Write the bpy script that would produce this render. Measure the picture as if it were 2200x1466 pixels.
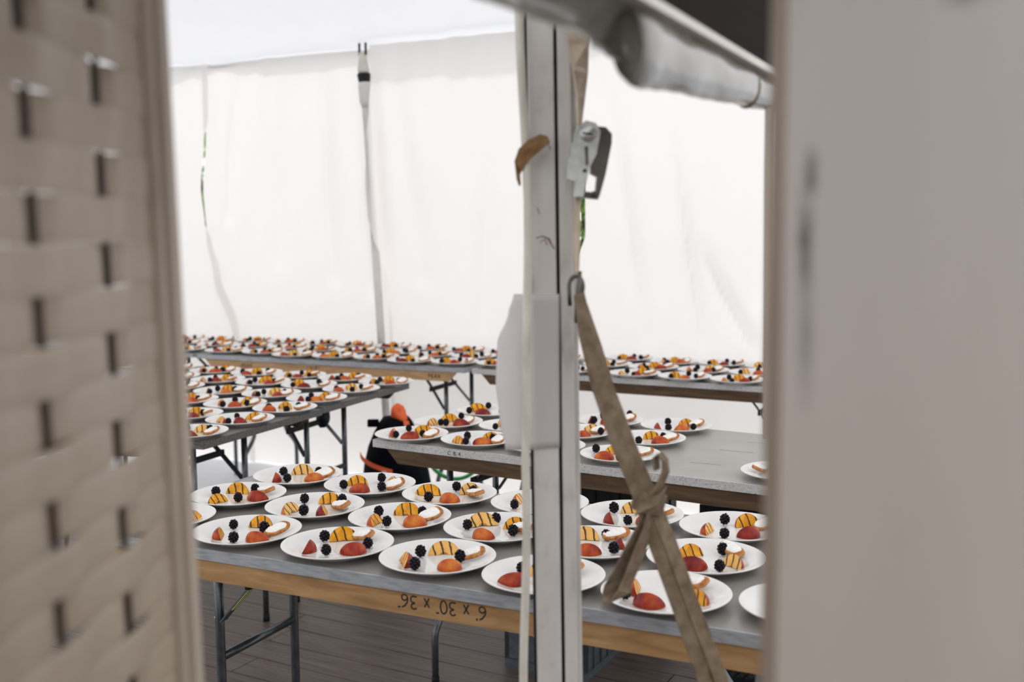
import bpy, bmesh, math, random
from mathutils import Vector, Matrix, noise

for o in list(bpy.data.objects):
    bpy.data.objects.remove(o)
S = bpy.context.scene
COL = S.collection

# ------------------------------------------------------------------ camera
PITCH, ROLL, CAM_H = 0.105275, -0.0079065, 1.671
cam_d = bpy.data.cameras.new('camera')
cam_d.sensor_width = 36.0
cam_d.lens = 2333.0 / 2200.0 * 36.0
cam_d.clip_start = 0.02
cam_d.dof.use_dof = True
cam_d.dof.focus_distance = 2.9
cam_d.dof.aperture_fstop = 3.0
cam_d.dof.aperture_blades = 0
cam = bpy.data.objects.new('camera', cam_d)
COL.objects.link(cam)
Fw = Vector((0, math.cos(PITCH), -math.sin(PITCH)))
Rt = Vector((1, 0, 0))
Up = Rt.cross(Fw)
R2 = Rt * math.cos(ROLL) + Up * math.sin(ROLL)
U2 = Up * math.cos(ROLL) - Rt * math.sin(ROLL)
mw = Matrix((R2, U2, -Fw)).transposed().to_4x4()
mw.translation = Vector((0, 0, CAM_H))
cam.matrix_world = mw
S.camera = cam

# ------------------------------------------------------------------ world, sun, exposure
W = bpy.data.worlds.new('overcast_sky')
S.world = W
W.use_nodes = True
bg = W.node_tree.nodes['Background']
bg.inputs[0].default_value = (0.96, 0.97, 1.0, 1)
bg.inputs[1].default_value = 1.44
sun_d = bpy.data.lights.new('sun', 'SUN')
sun_d.energy = 1.15
sun_d.angle = math.radians(5)
sun_d.color = (1.0, 0.95, 0.87)
sun = bpy.data.objects.new('sun', sun_d)
COL.objects.link(sun)
sun.rotation_euler = Vector((-0.25, -0.62, -0.74)).to_track_quat('-Z', 'Y').to_euler()
S.view_settings.view_transform = 'Standard'
S.view_settings.look = 'None'
S.view_settings.gamma = 1.0
S.view_settings.use_curve_mapping = False
S.view_settings.exposure = 0.15

random.seed(11)
RAD = math.radians

# ------------------------------------------------------------------ materials
def nt(name):
    m = bpy.data.materials.new(name)
    m.use_nodes = True
    t = m.node_tree
    for n in list(t.nodes):
        t.nodes.remove(n)
    out = t.nodes.new('ShaderNodeOutputMaterial')
    return m, t, out

def node(t, kind, **kw):
    n = t.nodes.new(kind)
    for k, v in kw.items():
        if k.startswith('i_'):
            n.inputs[k[2:].replace('_', ' ')].default_value = v
        else:
            setattr(n, k, v)
    return n

def ramp(t, fac, stops):
    r = t.nodes.new('ShaderNodeValToRGB')
    cr = r.color_ramp
    while len(cr.elements) < len(stops):
        cr.elements.new(0.5)
    for e, (p, c) in zip(cr.elements, stops):
        e.position = p
        e.color = (*c, 1) if len(c) == 3 else c
    t.links.new(fac, r.inputs[0])
    return r.outputs[0]

def coords(t, scale=(1, 1, 1), kind='Object', rot=(0, 0, 0)):
    tc = t.nodes.new('ShaderNodeTexCoord')
    mp = t.nodes.new('ShaderNodeMapping')
    mp.inputs['Scale'].default_value = scale
    mp.inputs['Rotation'].default_value = rot
    t.links.new(tc.outputs[kind], mp.inputs[0])
    return mp.outputs[0]

def mat(name, stops, rough=0.5, metal=0.0, scale=(8, 8, 8), nscale=1.0, detail=4.0, bump=0.0, bump_scale=None,
        spec=0.5, coat=0.0, rot=(0, 0, 0), distort=0.0, sss=0.0):
    m, t, out = nt(name)
    b = node(t, 'ShaderNodeBsdfPrincipled')
    b.inputs['Roughness'].default_value = rough
    b.inputs['Metallic'].default_value = metal
    b.inputs['Specular IOR Level'].default_value = spec
    b.inputs['Coat Weight'].default_value = coat
    if sss:
        b.inputs['Subsurface Weight'].default_value = sss
        b.inputs['Subsurface Radius'].default_value = (0.01, 0.005, 0.002)
        b.inputs['Subsurface Scale'].default_value = 0.5
    v = coords(t, scale, rot=rot)
    n = node(t, 'ShaderNodeTexNoise')
    n.inputs['Scale'].default_value = nscale
    n.inputs['Detail'].default_value = detail
    n.inputs['Distortion'].default_value = distort
    t.links.new(v, n.inputs['Vector'])
    t.links.new(ramp(t, n.outputs['Fac'], stops), b.inputs['Base Color'])
    if bump:
        bp = node(t, 'ShaderNodeBump')
        bp.inputs['Strength'].default_value = bump
        bp.inputs['Distance'].default_value = 0.01
        if bump_scale:
            n2 = node(t, 'ShaderNodeTexNoise')
            n2.inputs['Scale'].default_value = bump_scale
            n2.inputs['Detail'].default_value = 5
            t.links.new(v, n2.inputs['Vector'])
            t.links.new(n2.outputs['Fac'], bp.inputs['Height'])
        else:
            t.links.new(n.outputs['Fac'], bp.inputs['Height'])
        t.links.new(bp.outputs[0], b.inputs['Normal'])
    t.links.new(b.outputs[0], out.inputs[0])
    return m

def fabric(name, col, trans, tcol, rough_weave=60):
    m, t, out = nt(name)
    v = coords(t, (1, 1, 1))
    n = node(t, 'ShaderNodeTexNoise', i_Scale=3.0, i_Detail=3.0)
    t.links.new(v, n.inputs['Vector'])
    c = ramp(t, n.outputs['Fac'], [(0.3, tuple(x * 0.96 for x in col)), (0.7, col)])
    d = node(t, 'ShaderNodeBsdfDiffuse')
    tr = node(t, 'ShaderNodeBsdfTranslucent')
    tr.inputs[0].default_value = (*tcol, 1)
    t.links.new(c, d.inputs[0])
    mx = node(t, 'ShaderNodeMixShader')
    mx.inputs[0].default_value = trans
    t.links.new(d.outputs[0], mx.inputs[1])
    t.links.new(tr.outputs[0], mx.inputs[2])
    t.links.new(mx.outputs[0], out.inputs[0])
    return m

M = {}
M['curtain'] = fabric('curtain_fabric', (0.88, 0.845, 0.82), 0.55, (0.88, 0.845, 0.82))
M['roof'] = fabric('roof_vinyl', (0.86, 0.86, 0.87), 0.36, (0.86, 0.87, 0.89))
M['china'] = mat('white_china', [(0.3, (0.66, 0.645, 0.615)), (0.7, (0.69, 0.675, 0.645))], rough=0.05, spec=0.55)
M['laminate'] = mat('grey_laminate', [(0.3, (0.19, 0.175, 0.158)), (0.7, (0.235, 0.22, 0.20))], rough=0.30, scale=(2, 2, 2), nscale=3, bump=0.02, bump_scale=200, spec=0.35)
M['laminate_worn'] = mat('worn_grey_laminate', [(0.3, (0.27, 0.255, 0.23)), (0.7, (0.33, 0.315, 0.285))], rough=0.36, scale=(2, 2, 2), nscale=4, bump=0.02, bump_scale=200, spec=0.4)
M['band'] = mat('aluminium_edge', [(0.25, (0.24, 0.25, 0.26)), (0.5, (0.36, 0.37, 0.39)), (0.75, (0.44, 0.45, 0.465))], rough=0.45, metal=0.3, scale=(6, 30, 30), nscale=4, detail=8)
M['band_worn'] = mat('worn_metal_edge', [(0.28, (0.12, 0.115, 0.11)), (0.37, (0.42, 0.41, 0.395)), (0.75, (0.62, 0.61, 0.59))], rough=0.55, metal=0.1, scale=(40, 90, 90), nscale=3, detail=10)
M['band_dark'] = mat('shade_darkened_metal_edge', [(0.30, (0.06, 0.058, 0.054)), (0.5, (0.11, 0.108, 0.102)), (0.8, (0.17, 0.166, 0.158))], rough=0.55, metal=0.2, scale=(10, 40, 40), nscale=3, detail=8, spec=0.3)  # edge metal darkened to carry the backlit shade of the aisle-end tables
M['wood_light'] = mat('pale_plywood', [(0.25, (0.24, 0.125, 0.05)), (0.55, (0.38, 0.22, 0.098)), (0.8, (0.47, 0.30, 0.145))], rough=0.6, scale=(3, 20, 20), nscale=2.2, detail=6, distort=0.6, spec=0.25)
M['wood_pale'] = mat('blond_plywood', [(0.25, (0.34, 0.19, 0.085)), (0.55, (0.47, 0.29, 0.145)), (0.8, (0.56, 0.38, 0.21))], rough=0.6, scale=(3, 20, 20), nscale=2.2, detail=6, distort=0.6, spec=0.25)
M['wood_dark'] = mat('weathered_shaded_plywood', [(0.25, (0.055, 0.031, 0.017)), (0.55, (0.10, 0.06, 0.034)), (0.8, (0.15, 0.098, 0.060))], rough=0.7, scale=(3, 24, 24), nscale=2.2, detail=7, distort=0.8, spec=0.2)  # weathered brown; on the aisle-end tables its dark stands for backlit shade
M['steel'] = mat('grey_steel_tube', [(0.3, (0.075, 0.085, 0.092)), (0.7, (0.12, 0.132, 0.14))], rough=0.3, metal=0.7, nscale=5)
M['black_metal'] = mat('black_metal', [(0.3, (0.006, 0.0065, 0.007)), (0.7, (0.016, 0.017, 0.019))], rough=0.5, nscale=5, spec=0.15)
M['blue_tape'] = mat('dark_blue_tape', [(0.3, (0.003, 0.007, 0.018)), (0.7, (0.008, 0.018, 0.04))], rough=0.4, nscale=9, spec=0.25)
M['sticker'] = mat('green_sticker', [(0.35, (0.40, 0.44, 0.16)), (0.6, (0.52, 0.56, 0.24))], rough=0.4, scale=(30, 30, 30), nscale=3)
M['plank'] = mat('deck_board', [(0.3, (0.070, 0.052, 0.043)), (0.5, (0.115, 0.088, 0.074)), (0.75, (0.165, 0.132, 0.113))], rough=0.40, scale=(1.2, 26, 8), nscale=3, detail=8, bump=0.25, distort=0.5, spec=0.4)
M['sheet'] = mat('white_ground_sheet', [(0.3, (0.74, 0.76, 0.79)), (0.7, (0.82, 0.84, 0.87))], rough=0.45, nscale=1.0)
M['joist'] = mat('dark_subfloor', [(0.3, (0.01, 0.009, 0.008)), (0.7, (0.02, 0.018, 0.016))], rough=0.9)
M['weave'] = mat('white_woven_strip', [(0.25, (0.335, 0.27, 0.205)), (0.7, (0.39, 0.32, 0.25))], rough=0.42, nscale=2, spec=0.35)
M['weave_rod'] = mat('shade_dark_weave_rod', [(0.3, (0.055, 0.038, 0.026)), (0.7, (0.085, 0.062, 0.045))], rough=0.6, nscale=3, spec=0.1)  # rod colour darkened to stand in for recess shade in the slits
M['frame_paint'] = mat('aged_white_paint', [(0.28, (0.26, 0.20, 0.15)), (0.45, (0.40, 0.33, 0.265)), (0.8, (0.47, 0.395, 0.325))], rough=0.5, scale=(10, 10, 2), nscale=2, detail=6, spec=0.3)
M['alu'] = mat('dull_aluminium', [(0.25, (0.34, 0.31, 0.28)), (0.42, (0.55, 0.52, 0.485)), (0.8, (0.64, 0.61, 0.575))], rough=0.5, metal=0.0, scale=(8, 8, 3), nscale=3, detail=8, spec=0.4)
M['gasket'] = mat('black_gasket', [(0.3, (0.008, 0.009, 0.011)), (0.7, (0.018, 0.020, 0.024))], rough=0.6, spec=0.2)
M['cable'] = mat('cream_cable', [(0.25, (0.44, 0.39, 0.32)), (0.6, (0.62, 0.58, 0.51))], rough=0.45, scale=(20, 20, 5), nscale=2)
M['strap'] = mat('beige_webbing', [(0.3, (0.135, 0.095, 0.06)), (0.5, (0.20, 0.148, 0.10)), (0.75, (0.27, 0.208, 0.146))], rough=0.85, scale=(22, 22, 22), nscale=2, detail=6, bump=0.4, bump_scale=60, spec=0.1)
M['strap_light'] = mat('cream_webbing', [(0.3, (0.42, 0.33, 0.24)), (0.5, (0.52, 0.425, 0.32)), (0.75, (0.60, 0.50, 0.39))], rough=0.85, scale=(22, 22, 22), nscale=2, detail=6, bump=0.3, bump_scale=60, spec=0.1)
M['strap_dark'] = mat('tan_webbing', [(0.3, (0.15, 0.08, 0.032)), (0.7, (0.26, 0.15, 0.07))], rough=0.8, scale=(30, 30, 30), nscale=2, bump=0.4, spec=0.15)
M['zinc'] = mat('zinc_ratchet', [(0.3, (0.42, 0.43, 0.41)), (0.7, (0.60, 0.61, 0.58))], rough=0.35, metal=0.6, scale=(30, 30, 30), nscale=2, bump=0.1)
M['dark_steel'] = mat('dark_steel', [(0.3, (0.045, 0.042, 0.035)), (0.7, (0.12, 0.11, 0.095))], rough=0.35, metal=0.6, scale=(20, 20, 20))
M['ink'] = mat('black_marker_ink', [(0.3, (0.018, 0.013, 0.010)), (0.7, (0.032, 0.024, 0.018))], rough=0.6)
M['fascia'] = mat('dark_brown_board', [(0.3, (0.007, 0.004, 0.0025)), (0.7, (0.017, 0.010, 0.006))], rough=0.8, scale=(1, 1, 14), nscale=3, spec=0.05)
M['trim'] = mat('off_white_trim', [(0.3, (0.50, 0.46, 0.41)), (0.7, (0.60, 0.56, 0.50))], rough=0.5)
M['black_plastic'] = mat('black_crate_plastic', [(0.3, (0.006, 0.0065, 0.0075)), (0.7, (0.014, 0.015, 0.017))], rough=0.5, nscale=4, spec=0.2)
M['blue_plastic'] = mat('slate_crate_plastic', [(0.3, (0.050, 0.066, 0.078)), (0.7, (0.085, 0.108, 0.122))], rough=0.5, nscale=4)
M['bag'] = mat('black_nylon', [(0.3, (0.002, 0.002, 0.004)), (0.7, (0.005, 0.006, 0.009))], rough=0.7, scale=(20, 20, 20), bump=0.3, spec=0.05)
M['orange'] = mat('orange_nylon', [(0.3, (0.75, 0.09, 0.015)), (0.7, (0.90, 0.15, 0.03))], rough=0.55)
M['white_plastic'] = mat('white_plastic_tag', [(0.3, (0.65, 0.65, 0.65)), (0.7, (0.75, 0.75, 0.75))], rough=0.5)
M['green'] = mat('green_hose', [(0.3, (0.015, 0.28, 0.06)), (0.7, (0.03, 0.38, 0.10))], rough=0.4)
M['bounce_ground'] = mat('pale_bounce_ground', [(0.3, (0.50, 0.52, 0.56)), (0.7, (0.60, 0.62, 0.66))], rough=0.9, nscale=2)  # outside ground paled to bounce more light through the curtains
M['leaf'] = mat('bush_leaves', [(0.3, (0.10, 0.26, 0.03)), (0.7, (0.30, 0.50, 0.08))], rough=0.5, nscale=2)
M['bark'] = mat('bark', [(0.3, (0.07, 0.05, 0.035)), (0.7, (0.13, 0.10, 0.07))], rough=0.9)
M['light_block'] = mat('light_block_boards', [(0.3, (0.16, 0.125, 0.095)), (0.7, (0.24, 0.19, 0.15))], rough=0.8, nscale=2)  # for the unseen walls added to hold back low light
M['mark'] = mat('yellowed_tape', [(0.4, (0.20, 0.19, 0.08)), (0.6, (0.36, 0.34, 0.21))], rough=0.7, scale=(40, 40, 40))
M['bread'] = mat('toasted_bread', [(0.3, (0.24, 0.075, 0.02)), (0.52, (0.46, 0.19, 0.06)), (0.8, (0.62, 0.36, 0.17))], rough=0.75, scale=(60, 60, 60), nscale=1.5, bump=0.4, spec=0.2)
M['cheese'] = mat('soft_white_cheese', [(0.3, (0.78, 0.74, 0.68)), (0.7, (0.86, 0.84, 0.80))], rough=0.5, scale=(60, 60, 60), nscale=2, bump=0.3)

# blackberry
M['berry'] = mat('blackberry_skin', [(0.35, (0.0025, 0.0015, 0.004)), (0.7, (0.007, 0.0035, 0.008))], rough=0.28, scale=(120, 120, 120), nscale=1.0, spec=0.2)

# peach flesh with char bars (bars follow the slice, in its own coordinates)
def peach_flesh():
    m, t, out = nt('grilled_peach_flesh')
    b = node(t, 'ShaderNodeBsdfPrincipled', i_Roughness=0.35, i_Specular_IOR_Level=0.22)
    tc = node(t, 'ShaderNodeTexCoord')
    sx = node(t, 'ShaderNodeSeparateXYZ')
    t.links.new(tc.outputs['Object'], sx.inputs[0])
    oi = node(t, 'ShaderNodeObjectInfo')
    n = node(t, 'ShaderNodeTexNoise', i_Scale=70.0, i_Detail=3.0)
    t.links.new(tc.outputs['Object'], n.inputs['Vector'])
    base = ramp(t, n.outputs['Fac'], [(0.3, (0.56, 0.20, 0.006)), (0.55, (0.71, 0.315, 0.012)), (0.8, (0.76, 0.41, 0.04))])
    pale = node(t, 'ShaderNodeMix', data_type='RGBA')
    pr = node(t, 'ShaderNodeMath', operation='GREATER_THAN')
    pr.inputs[1].default_value = 0.78
    t.links.new(oi.outputs['Random'], pr.inputs[0])
    pm = node(t, 'ShaderNodeMath', operation='MULTIPLY')
    pm.inputs[1].default_value = 0.6
    t.links.new(pr.outputs[0], pm.inputs[0])
    t.links.new(pm.outputs[0], pale.inputs['Factor'])
    t.links.new(base, pale.inputs['A'])
    pale.inputs['B'].default_value = (0.80, 0.50, 0.18, 1)
    # red around the stone hollow
    ln = node(t, 'ShaderNodeVectorMath', operation='LENGTH')
    t.links.new(tc.outputs['Object'], ln.inputs[0])
    rr = ramp(t, ln.outputs['Value'], [(0.004, (0.6, 0.6, 0.6)), (0.016, (0, 0, 0))])
    red = node(t, 'ShaderNodeMix', data_type='RGBA')
    t.links.new(rr, red.inputs['Factor'])
    t.links.new(pale.outputs['Result'], red.inputs['A'])
    red.inputs['B'].default_value = (0.42, 0.09, 0.012, 1)
    # bars
    ml = node(t, 'ShaderNodeMath', operation='MULTIPLY_ADD')
    t.links.new(sx.outputs['X'], ml.inputs[0])
    ml.inputs[1].default_value = 50.0
    t.links.new(oi.outputs['Random'], ml.inputs[2])
    sk = node(t, 'ShaderNodeMath', operation='MULTIPLY_ADD')
    t.links.new(sx.outputs['Z'], sk.inputs[0])
    sk.inputs[1].default_value = 14.0
    t.links.new(ml.outputs[0], sk.inputs[2])
    wob = node(t, 'ShaderNodeMath', operation='MULTIPLY_ADD')
    t.links.new(n.outputs['Fac'], wob.inputs[0])
    wob.inputs[1].default_value = 0.35
    t.links.new(sk.outputs[0], wob.inputs[2])
    fr = node(t, 'ShaderNodeMath', operation='FRACT')
    t.links.new(wob.outputs[0], fr.inputs[0])
    bars = ramp(t, fr.outputs[0], [(0.0, (1, 1, 1)), (0.17, (1, 1, 1)), (0.25, (0, 0, 0))])
    mb = node(t, 'ShaderNodeMix', data_type='RGBA')
    bm_ = node(t, 'ShaderNodeMath', operation='MULTIPLY')
    bm_.inputs[1].default_value = 0.92
    t.links.new(bars, bm_.inputs[0])
    t.links.new(bm_.outputs[0], mb.inputs['Factor'])
    t.links.new(red.outputs['Result'], mb.inputs['A'])
    mb.inputs['B'].default_value = (0.028, 0.010, 0.005, 1)
    t.links.new(mb.outputs['Result'], b.inputs['Base Color'])
    t.links.new(b.outputs[0], out.inputs[0])
    return m
M['flesh'] = peach_flesh()

def peach_skin():
    m, t, out = nt('peach_skin')
    b = node(t, 'ShaderNodeBsdfPrincipled', i_Roughness=0.35, i_Specular_IOR_Level=0.22)
    tc = node(t, 'ShaderNodeTexCoord')
    oi = node(t, 'ShaderNodeObjectInfo')
    n = node(t, 'ShaderNodeTexNoise', i_Scale=28.0, i_Detail=4.0, noise_dimensions='4D')
    t.links.new(tc.outputs['Object'], n.inputs['Vector'])
    k = node(t, 'ShaderNodeMath', operation='MULTIPLY')
    k.inputs[1].default_value = 20.0
    t.links.new(oi.outputs['Random'], k.inputs[0])
    t.links.new(k.outputs[0], n.inputs['W'])
    a = node(t, 'ShaderNodeMath', operation='MULTIPLY_ADD')
    t.links.new(oi.outputs['Random'], a.inputs[0])
    a.inputs[1].default_value = 0.34
    s = node(t, 'ShaderNodeMath', operation='SUBTRACT')
    t.links.new(n.outputs['Fac'], s.inputs[0])
    s.inputs[1].default_value = 0.12
    t.links.new(s.outputs[0], a.inputs[2])
    c = ramp(t, a.outputs[0], [(0.28, (0.11, 0.008, 0.009)), (0.48, (0.25, 0.022, 0.010)), (0.66, (0.43, 0.075, 0.014)), (0.84, (0.56, 0.19, 0.025))])
    t.links.new(c, b.inputs['Base Color'])
    t.links.new(b.outputs[0], out.inputs[0])
    return m
M['skin'] = peach_skin()

def stained_board():
    m, t, out = nt('stained_white_board')
    b = node(t, 'ShaderNodeBsdfPrincipled', i_Roughness=0.55)
    v = coords(t, (3, 3, 1.2))
    n = node(t, 'ShaderNodeTexNoise', i_Scale=2.0, i_Detail=6.0)
    t.links.new(v, n.inputs['Vector'])
    base = ramp(t, n.outputs['Fac'], [(0.3, (0.78, 0.735, 0.68)), (0.7, (0.86, 0.815, 0.76))])
    # two dirt smears with their own shape on the board (board coordinates: x away along board, z up)
    tc = node(t, 'ShaderNodeTexCoord')
    last = base
    for (cx, cz, sx_, sz_, amt) in [(0.027, 1.660, 0.011, 0.045, 0.95), (0.032, 1.702, 0.009, 0.020, 0.9), (0.030, 1.60, 0.012, 0.055, 0.5), (0.165, 1.788, 0.030, 0.014, 0.7)]:
        mp = node(t, 'ShaderNodeMapping')
        mp.vector_type = 'TEXTURE'
        mp.inputs['Location'].default_value = (cx, 0, cz)
        mp.inputs['Scale'].default_value = (sx_, 1, sz_)
        t.links.new(tc.outputs['Object'], mp.inputs[0])
        nn = node(t, 'ShaderNodeTexNoise', i_Scale=90.0, i_Detail=4.0)
        t.links.new(tc.outputs['Object'], nn.inputs['Vector'])
        ln = node(t, 'ShaderNodeVectorMath', operation='LENGTH')
        t.links.new(mp.outputs[0], ln.inputs[0])
        ad = node(t, 'ShaderNodeMath', operation='MULTIPLY_ADD')
        t.links.new(nn.outputs['Fac'], ad.inputs[0])
        ad.inputs[1].default_value = 0.9
        sb = node(t, 'ShaderNodeMath', operation='SUBTRACT')
        t.links.new(ln.outputs['Value'], sb.inputs[0])
        sb.inputs[1].default_value = 0.45
        t.links.new(sb.outputs[0], ad.inputs[2])
        f = ramp(t, ad.outputs[0], [(0.1, (amt, amt, amt)), (1.0, (0, 0, 0))])
        mx = node(t, 'ShaderNodeMix', data_type='RGBA')
        t.links.new(f, mx.inputs['Factor'])
        t.links.new(last, mx.inputs['A'])
        mx.inputs['B'].default_value = (0.14, 0.10, 0.075, 1)
        last = mx.outputs['Result']
    t.links.new(last, b.inputs['Base Color'])
    t.links.new(b.outputs[0], out.inputs[0])
    return m
M['board'] = stained_board()

def vinyl():
    m, t, out = nt('cloudy_clear_vinyl')
    d = node(t, 'ShaderNodeBsdfPrincipled', i_Roughness=0.22)
    v = coords(t, (6, 6, 6))
    n = node(t, 'ShaderNodeTexNoise', i_Scale=2.0, i_Detail=5.0)
    t.links.new(v, n.inputs['Vector'])
    t.links.new(ramp(t, n.outputs['Fac'], [(0.3, (0.17, 0.155, 0.13)), (0.7, (0.32, 0.30, 0.26))]), d.inputs['Base Color'])
    d.inputs['Coat Weight'].default_value = 0.5
    tr = node(t, 'ShaderNodeBsdfTranslucent')
    tr.inputs[0].default_value = (0.60, 0.57, 0.52, 1)
    mx = node(t, 'ShaderNodeMixShader')
    mx.inputs[0].default_value = 0.3
    t.links.new(d.outputs[0], mx.inputs[1])
    t.links.new(tr.outputs[0], mx.inputs[2])
    t.links.new(mx.outputs[0], out.inputs[0])
    return m
M['vinyl'] = vinyl()

def film():
    m, t, out = nt('clear_plastic_film')
    g = node(t, 'ShaderNodeBsdfGlossy', i_Roughness=0.08)
    tr = node(t, 'ShaderNodeBsdfTransparent')
    mx = node(t, 'ShaderNodeMixShader')
    mx.inputs[0].default_value = 0.72
    t.links.new(g.outputs[0], mx.inputs[1])
    t.links.new(tr.outputs[0], mx.inputs[2])
    t.links.new(mx.outputs[0], out.inputs[0])
    return m
M['film'] = film()
M['paper'] = fabric('white_paper', (0.80, 0.775, 0.76), 0.6, (0.90, 0.87, 0.86))

# ------------------------------------------------------------------ geometry helpers
def obj(name, bm, m, parent=None, smooth=False, loc=None):
    if isinstance(bm, bpy.types.Mesh):
        me = bm
    else:
        me = bpy.data.meshes.new(name)
        bmesh.ops.recalc_face_normals(bm, faces=bm.faces)
        bm.to_mesh(me)
        bm.free()
    if m is not None and not me.materials:
        me.materials.append(m)
    if smooth:
        for p in me.polygons:
            p.use_smooth = True
    o = bpy.data.objects.new(name, me)
    COL.objects.link(o)
    if parent:
        o.parent = parent
    if loc is not None:
        o.location = loc
    return o

def empty(name, loc=(0, 0, 0), rz=0.0):
    o = bpy.data.objects.new(name, None)
    o.empty_display_size = 0.1
    COL.objects.link(o)
    o.location = loc
    o.rotation_euler = (0, 0, rz)
    return o

def tag(o, label=None, cat=None, group=None, kind=None):
    if label: o['label'] = label
    if cat: o['category'] = cat
    if group: o['group'] = group
    if kind: o['kind'] = kind
    return o

def box(bm, lo, hi):
    x0, y0, z0 = lo
    x1, y1, z1 = hi
    v = [bm.verts.new(p) for p in [(x0, y0, z0), (x1, y0, z0), (x1, y1, z0), (x0, y1, z0), (x0, y0, z1), (x1, y0, z1), (x1, y1, z1), (x0, y1, z1)]]
    for f in [(0, 3, 2, 1), (4, 5, 6, 7), (0, 1, 5, 4), (1, 2, 6, 5), (2, 3, 7, 6), (3, 0, 4, 7)]:
        bm.faces.new([v[i] for i in f])
    return v

def boxbm(lo, hi, bevel=0.0):
    bm = bmesh.new()
    box(bm, lo, hi)
    if bevel:
        bmesh.ops.bevel(bm, geom=bm.edges[:], offset=bevel, segments=2, affect='EDGES', profile=0.5)
    return bm

def tube(pts, rad, seg=12, bm=None, caps=True):
    bm = bm or bmesh.new()
    pts = [Vector(p) for p in pts]
    rings = []
    ref = Vector((0.31, 0.17, 0.93)).normalized()
    prev = None
    for i, p in enumerate(pts):
        a = pts[max(i - 1, 0)]
        b = pts[min(i + 1, len(pts) - 1)]
        tn = (b - a).normalized()
        if prev is None:
            sx = tn.cross(ref)
            if sx.length < 1e-3:
                sx = tn.cross(Vector((1, 0, 0)))
        else:
            sx = prev - tn * prev.dot(tn)
        sx.normalize()
        prev = sx
        sy = tn.cross(sx)
        r = rad[i] if isinstance(rad, (list, tuple)) else rad
        rings.append([bm.verts.new(p + (sx * math.cos(2 * math.pi * k / seg) + sy * math.sin(2 * math.pi * k / seg)) * r) for k in range(seg)])
    for i in range(len(rings) - 1):
        for k in range(seg):
            bm.faces.new([rings[i][k], rings[i][(k + 1) % seg], rings[i + 1][(k + 1) % seg], rings[i + 1][k]])
    if caps:
        bm.faces.new(rings[0][::-1])
        bm.faces.new(rings[-1])
    return bm

def ribbon(pts, sides, thick, bm=None):
    """a strap: centre points, half-width vectors, thickness"""
    bm = bm or bmesh.new()
    pts = [Vector(p) for p in pts]
    rows = []
    for i, p in enumerate(pts):
        a = pts[max(i - 1, 0)]
        b = pts[min(i + 1, len(pts) - 1)]
        tn = (b - a).normalized()
        s = Vector(sides[i] if isinstance(sides, list) else sides)
        n = tn.cross(s).normalized() * thick / 2
        rows.append([bm.verts.new(q) for q in (p - s + n, p + s + n, p + s - n, p - s - n)])
    for i in range(len(rows) - 1):
        for k in range(4):
            bm.faces.new([rows[i][k], rows[i][(k + 1) % 4], rows[i + 1][(k + 1) % 4], rows[i + 1][k]])
    bm.faces.new(rows[0][::-1])
    bm.faces.new(rows[-1])
    return bm

def lathe(prof, seg=48):
    bm = bmesh.new()
    rings = []
    for r, z in prof:
        if r < 1e-6:
            rings.append([bm.verts.new((0, 0, z))])
        else:
            rings.append([bm.verts.new((r * math.cos(2 * math.pi * k / seg), r * math.sin(2 * math.pi * k / seg), z)) for k in range(seg)])
    for a, b in zip(rings, rings[1:]):
        for k in range(seg):
            k2 = (k + 1) % seg
            if len(a) == 1:
                bm.faces.new([a[0], b[k], b[k2]])
            elif len(b) == 1:
                bm.faces.new([a[k], b[0], a[k2]])
            else:
                bm.faces.new([a[k], b[k], b[k2], a[k2]])
    return bm

def prism(poly, y0, y1, bm=None):
    """polygon in xz extruded along y"""
    bm = bm or bmesh.new()
    a = [bm.verts.new((x, y0, z)) for x, z in poly]
    b = [bm.verts.new((x, y1, z)) for x, z in poly]
    n = len(poly)
    bm.faces.new(a)
    bm.faces.new(b[::-1])
    for i in range(n):
        bm.faces.new([a[i], a[(i + 1) % n], b[(i + 1) % n], b[i]])
    return bm

def thicken(bm, t):
    bmesh.ops.recalc_face_normals(bm, faces=bm.faces)
    bmesh.ops.solidify(bm, geom=bm.faces[:], thickness=t)
    return bm

def dirs(deg):
    a = RAD(deg)
    return Vector((math.cos(a), math.sin(a))), Vector((-math.sin(a), math.cos(a)))

# ------------------------------------------------------------------ setting: deck floor
PL_A = -29.2
fl = empty('floor', (0, 3.5, 0), RAD(PL_A))
tag(fl, 'grey brown wooden deck boards under the folding tables', None, None, 'structure')
fl_base = obj('subfloor', boxbm((-7, -5.5, -0.10), (7, 5.2, -0.032)), M['joist'], fl)
PITCH_P = 0.1525
me_full = None
k = 0
for i in range(-26, 12):
    y0 = i * PITCH_P + 0.035
    off = random.uniform(-0.25, 0.25)
    segs = [(-5.2, -1.3 + off), (-1.3 + off, 2.36 + off), (2.36 + off, 5.2)] if i % 3 else [(-5.2, 0.5 + off), (0.5 + off, 5.2)]
    for (a, b) in segs:
        bm = boxbm((0, 0, -0.03), (b - a - 0.004, PITCH_P - 0.006, 0.0))
        o = obj('plank', bm, M['plank'], fl)
        o.location = (a, y0, random.uniform(-0.0012, 0.0))

sheet = bmesh.new()
gg = []
for i in range(61):
    row = []
    for j in range(21):
        x = -5.2 + 10.4 * i / 60
        y = 1.868 + 1.2 * j / 20
        row.append(sheet.verts.new((x, y, -0.004 + 0.004 * max(0.0, noise.noise(Vector((x * 2.2, y * 2.2, 0)))) * (1 if j else 0))))
    gg.append(row)
for i in range(60):
    for j in range(20):
        sheet.faces.new([gg[i][j], gg[i + 1][j], gg[i + 1][j + 1], gg[i][j + 1]])
sh = obj('ground_sheet', sheet, M['sheet'], fl, smooth=True)
sh['label'] = 'white plastic sheet laid beyond the deck boards'

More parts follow.
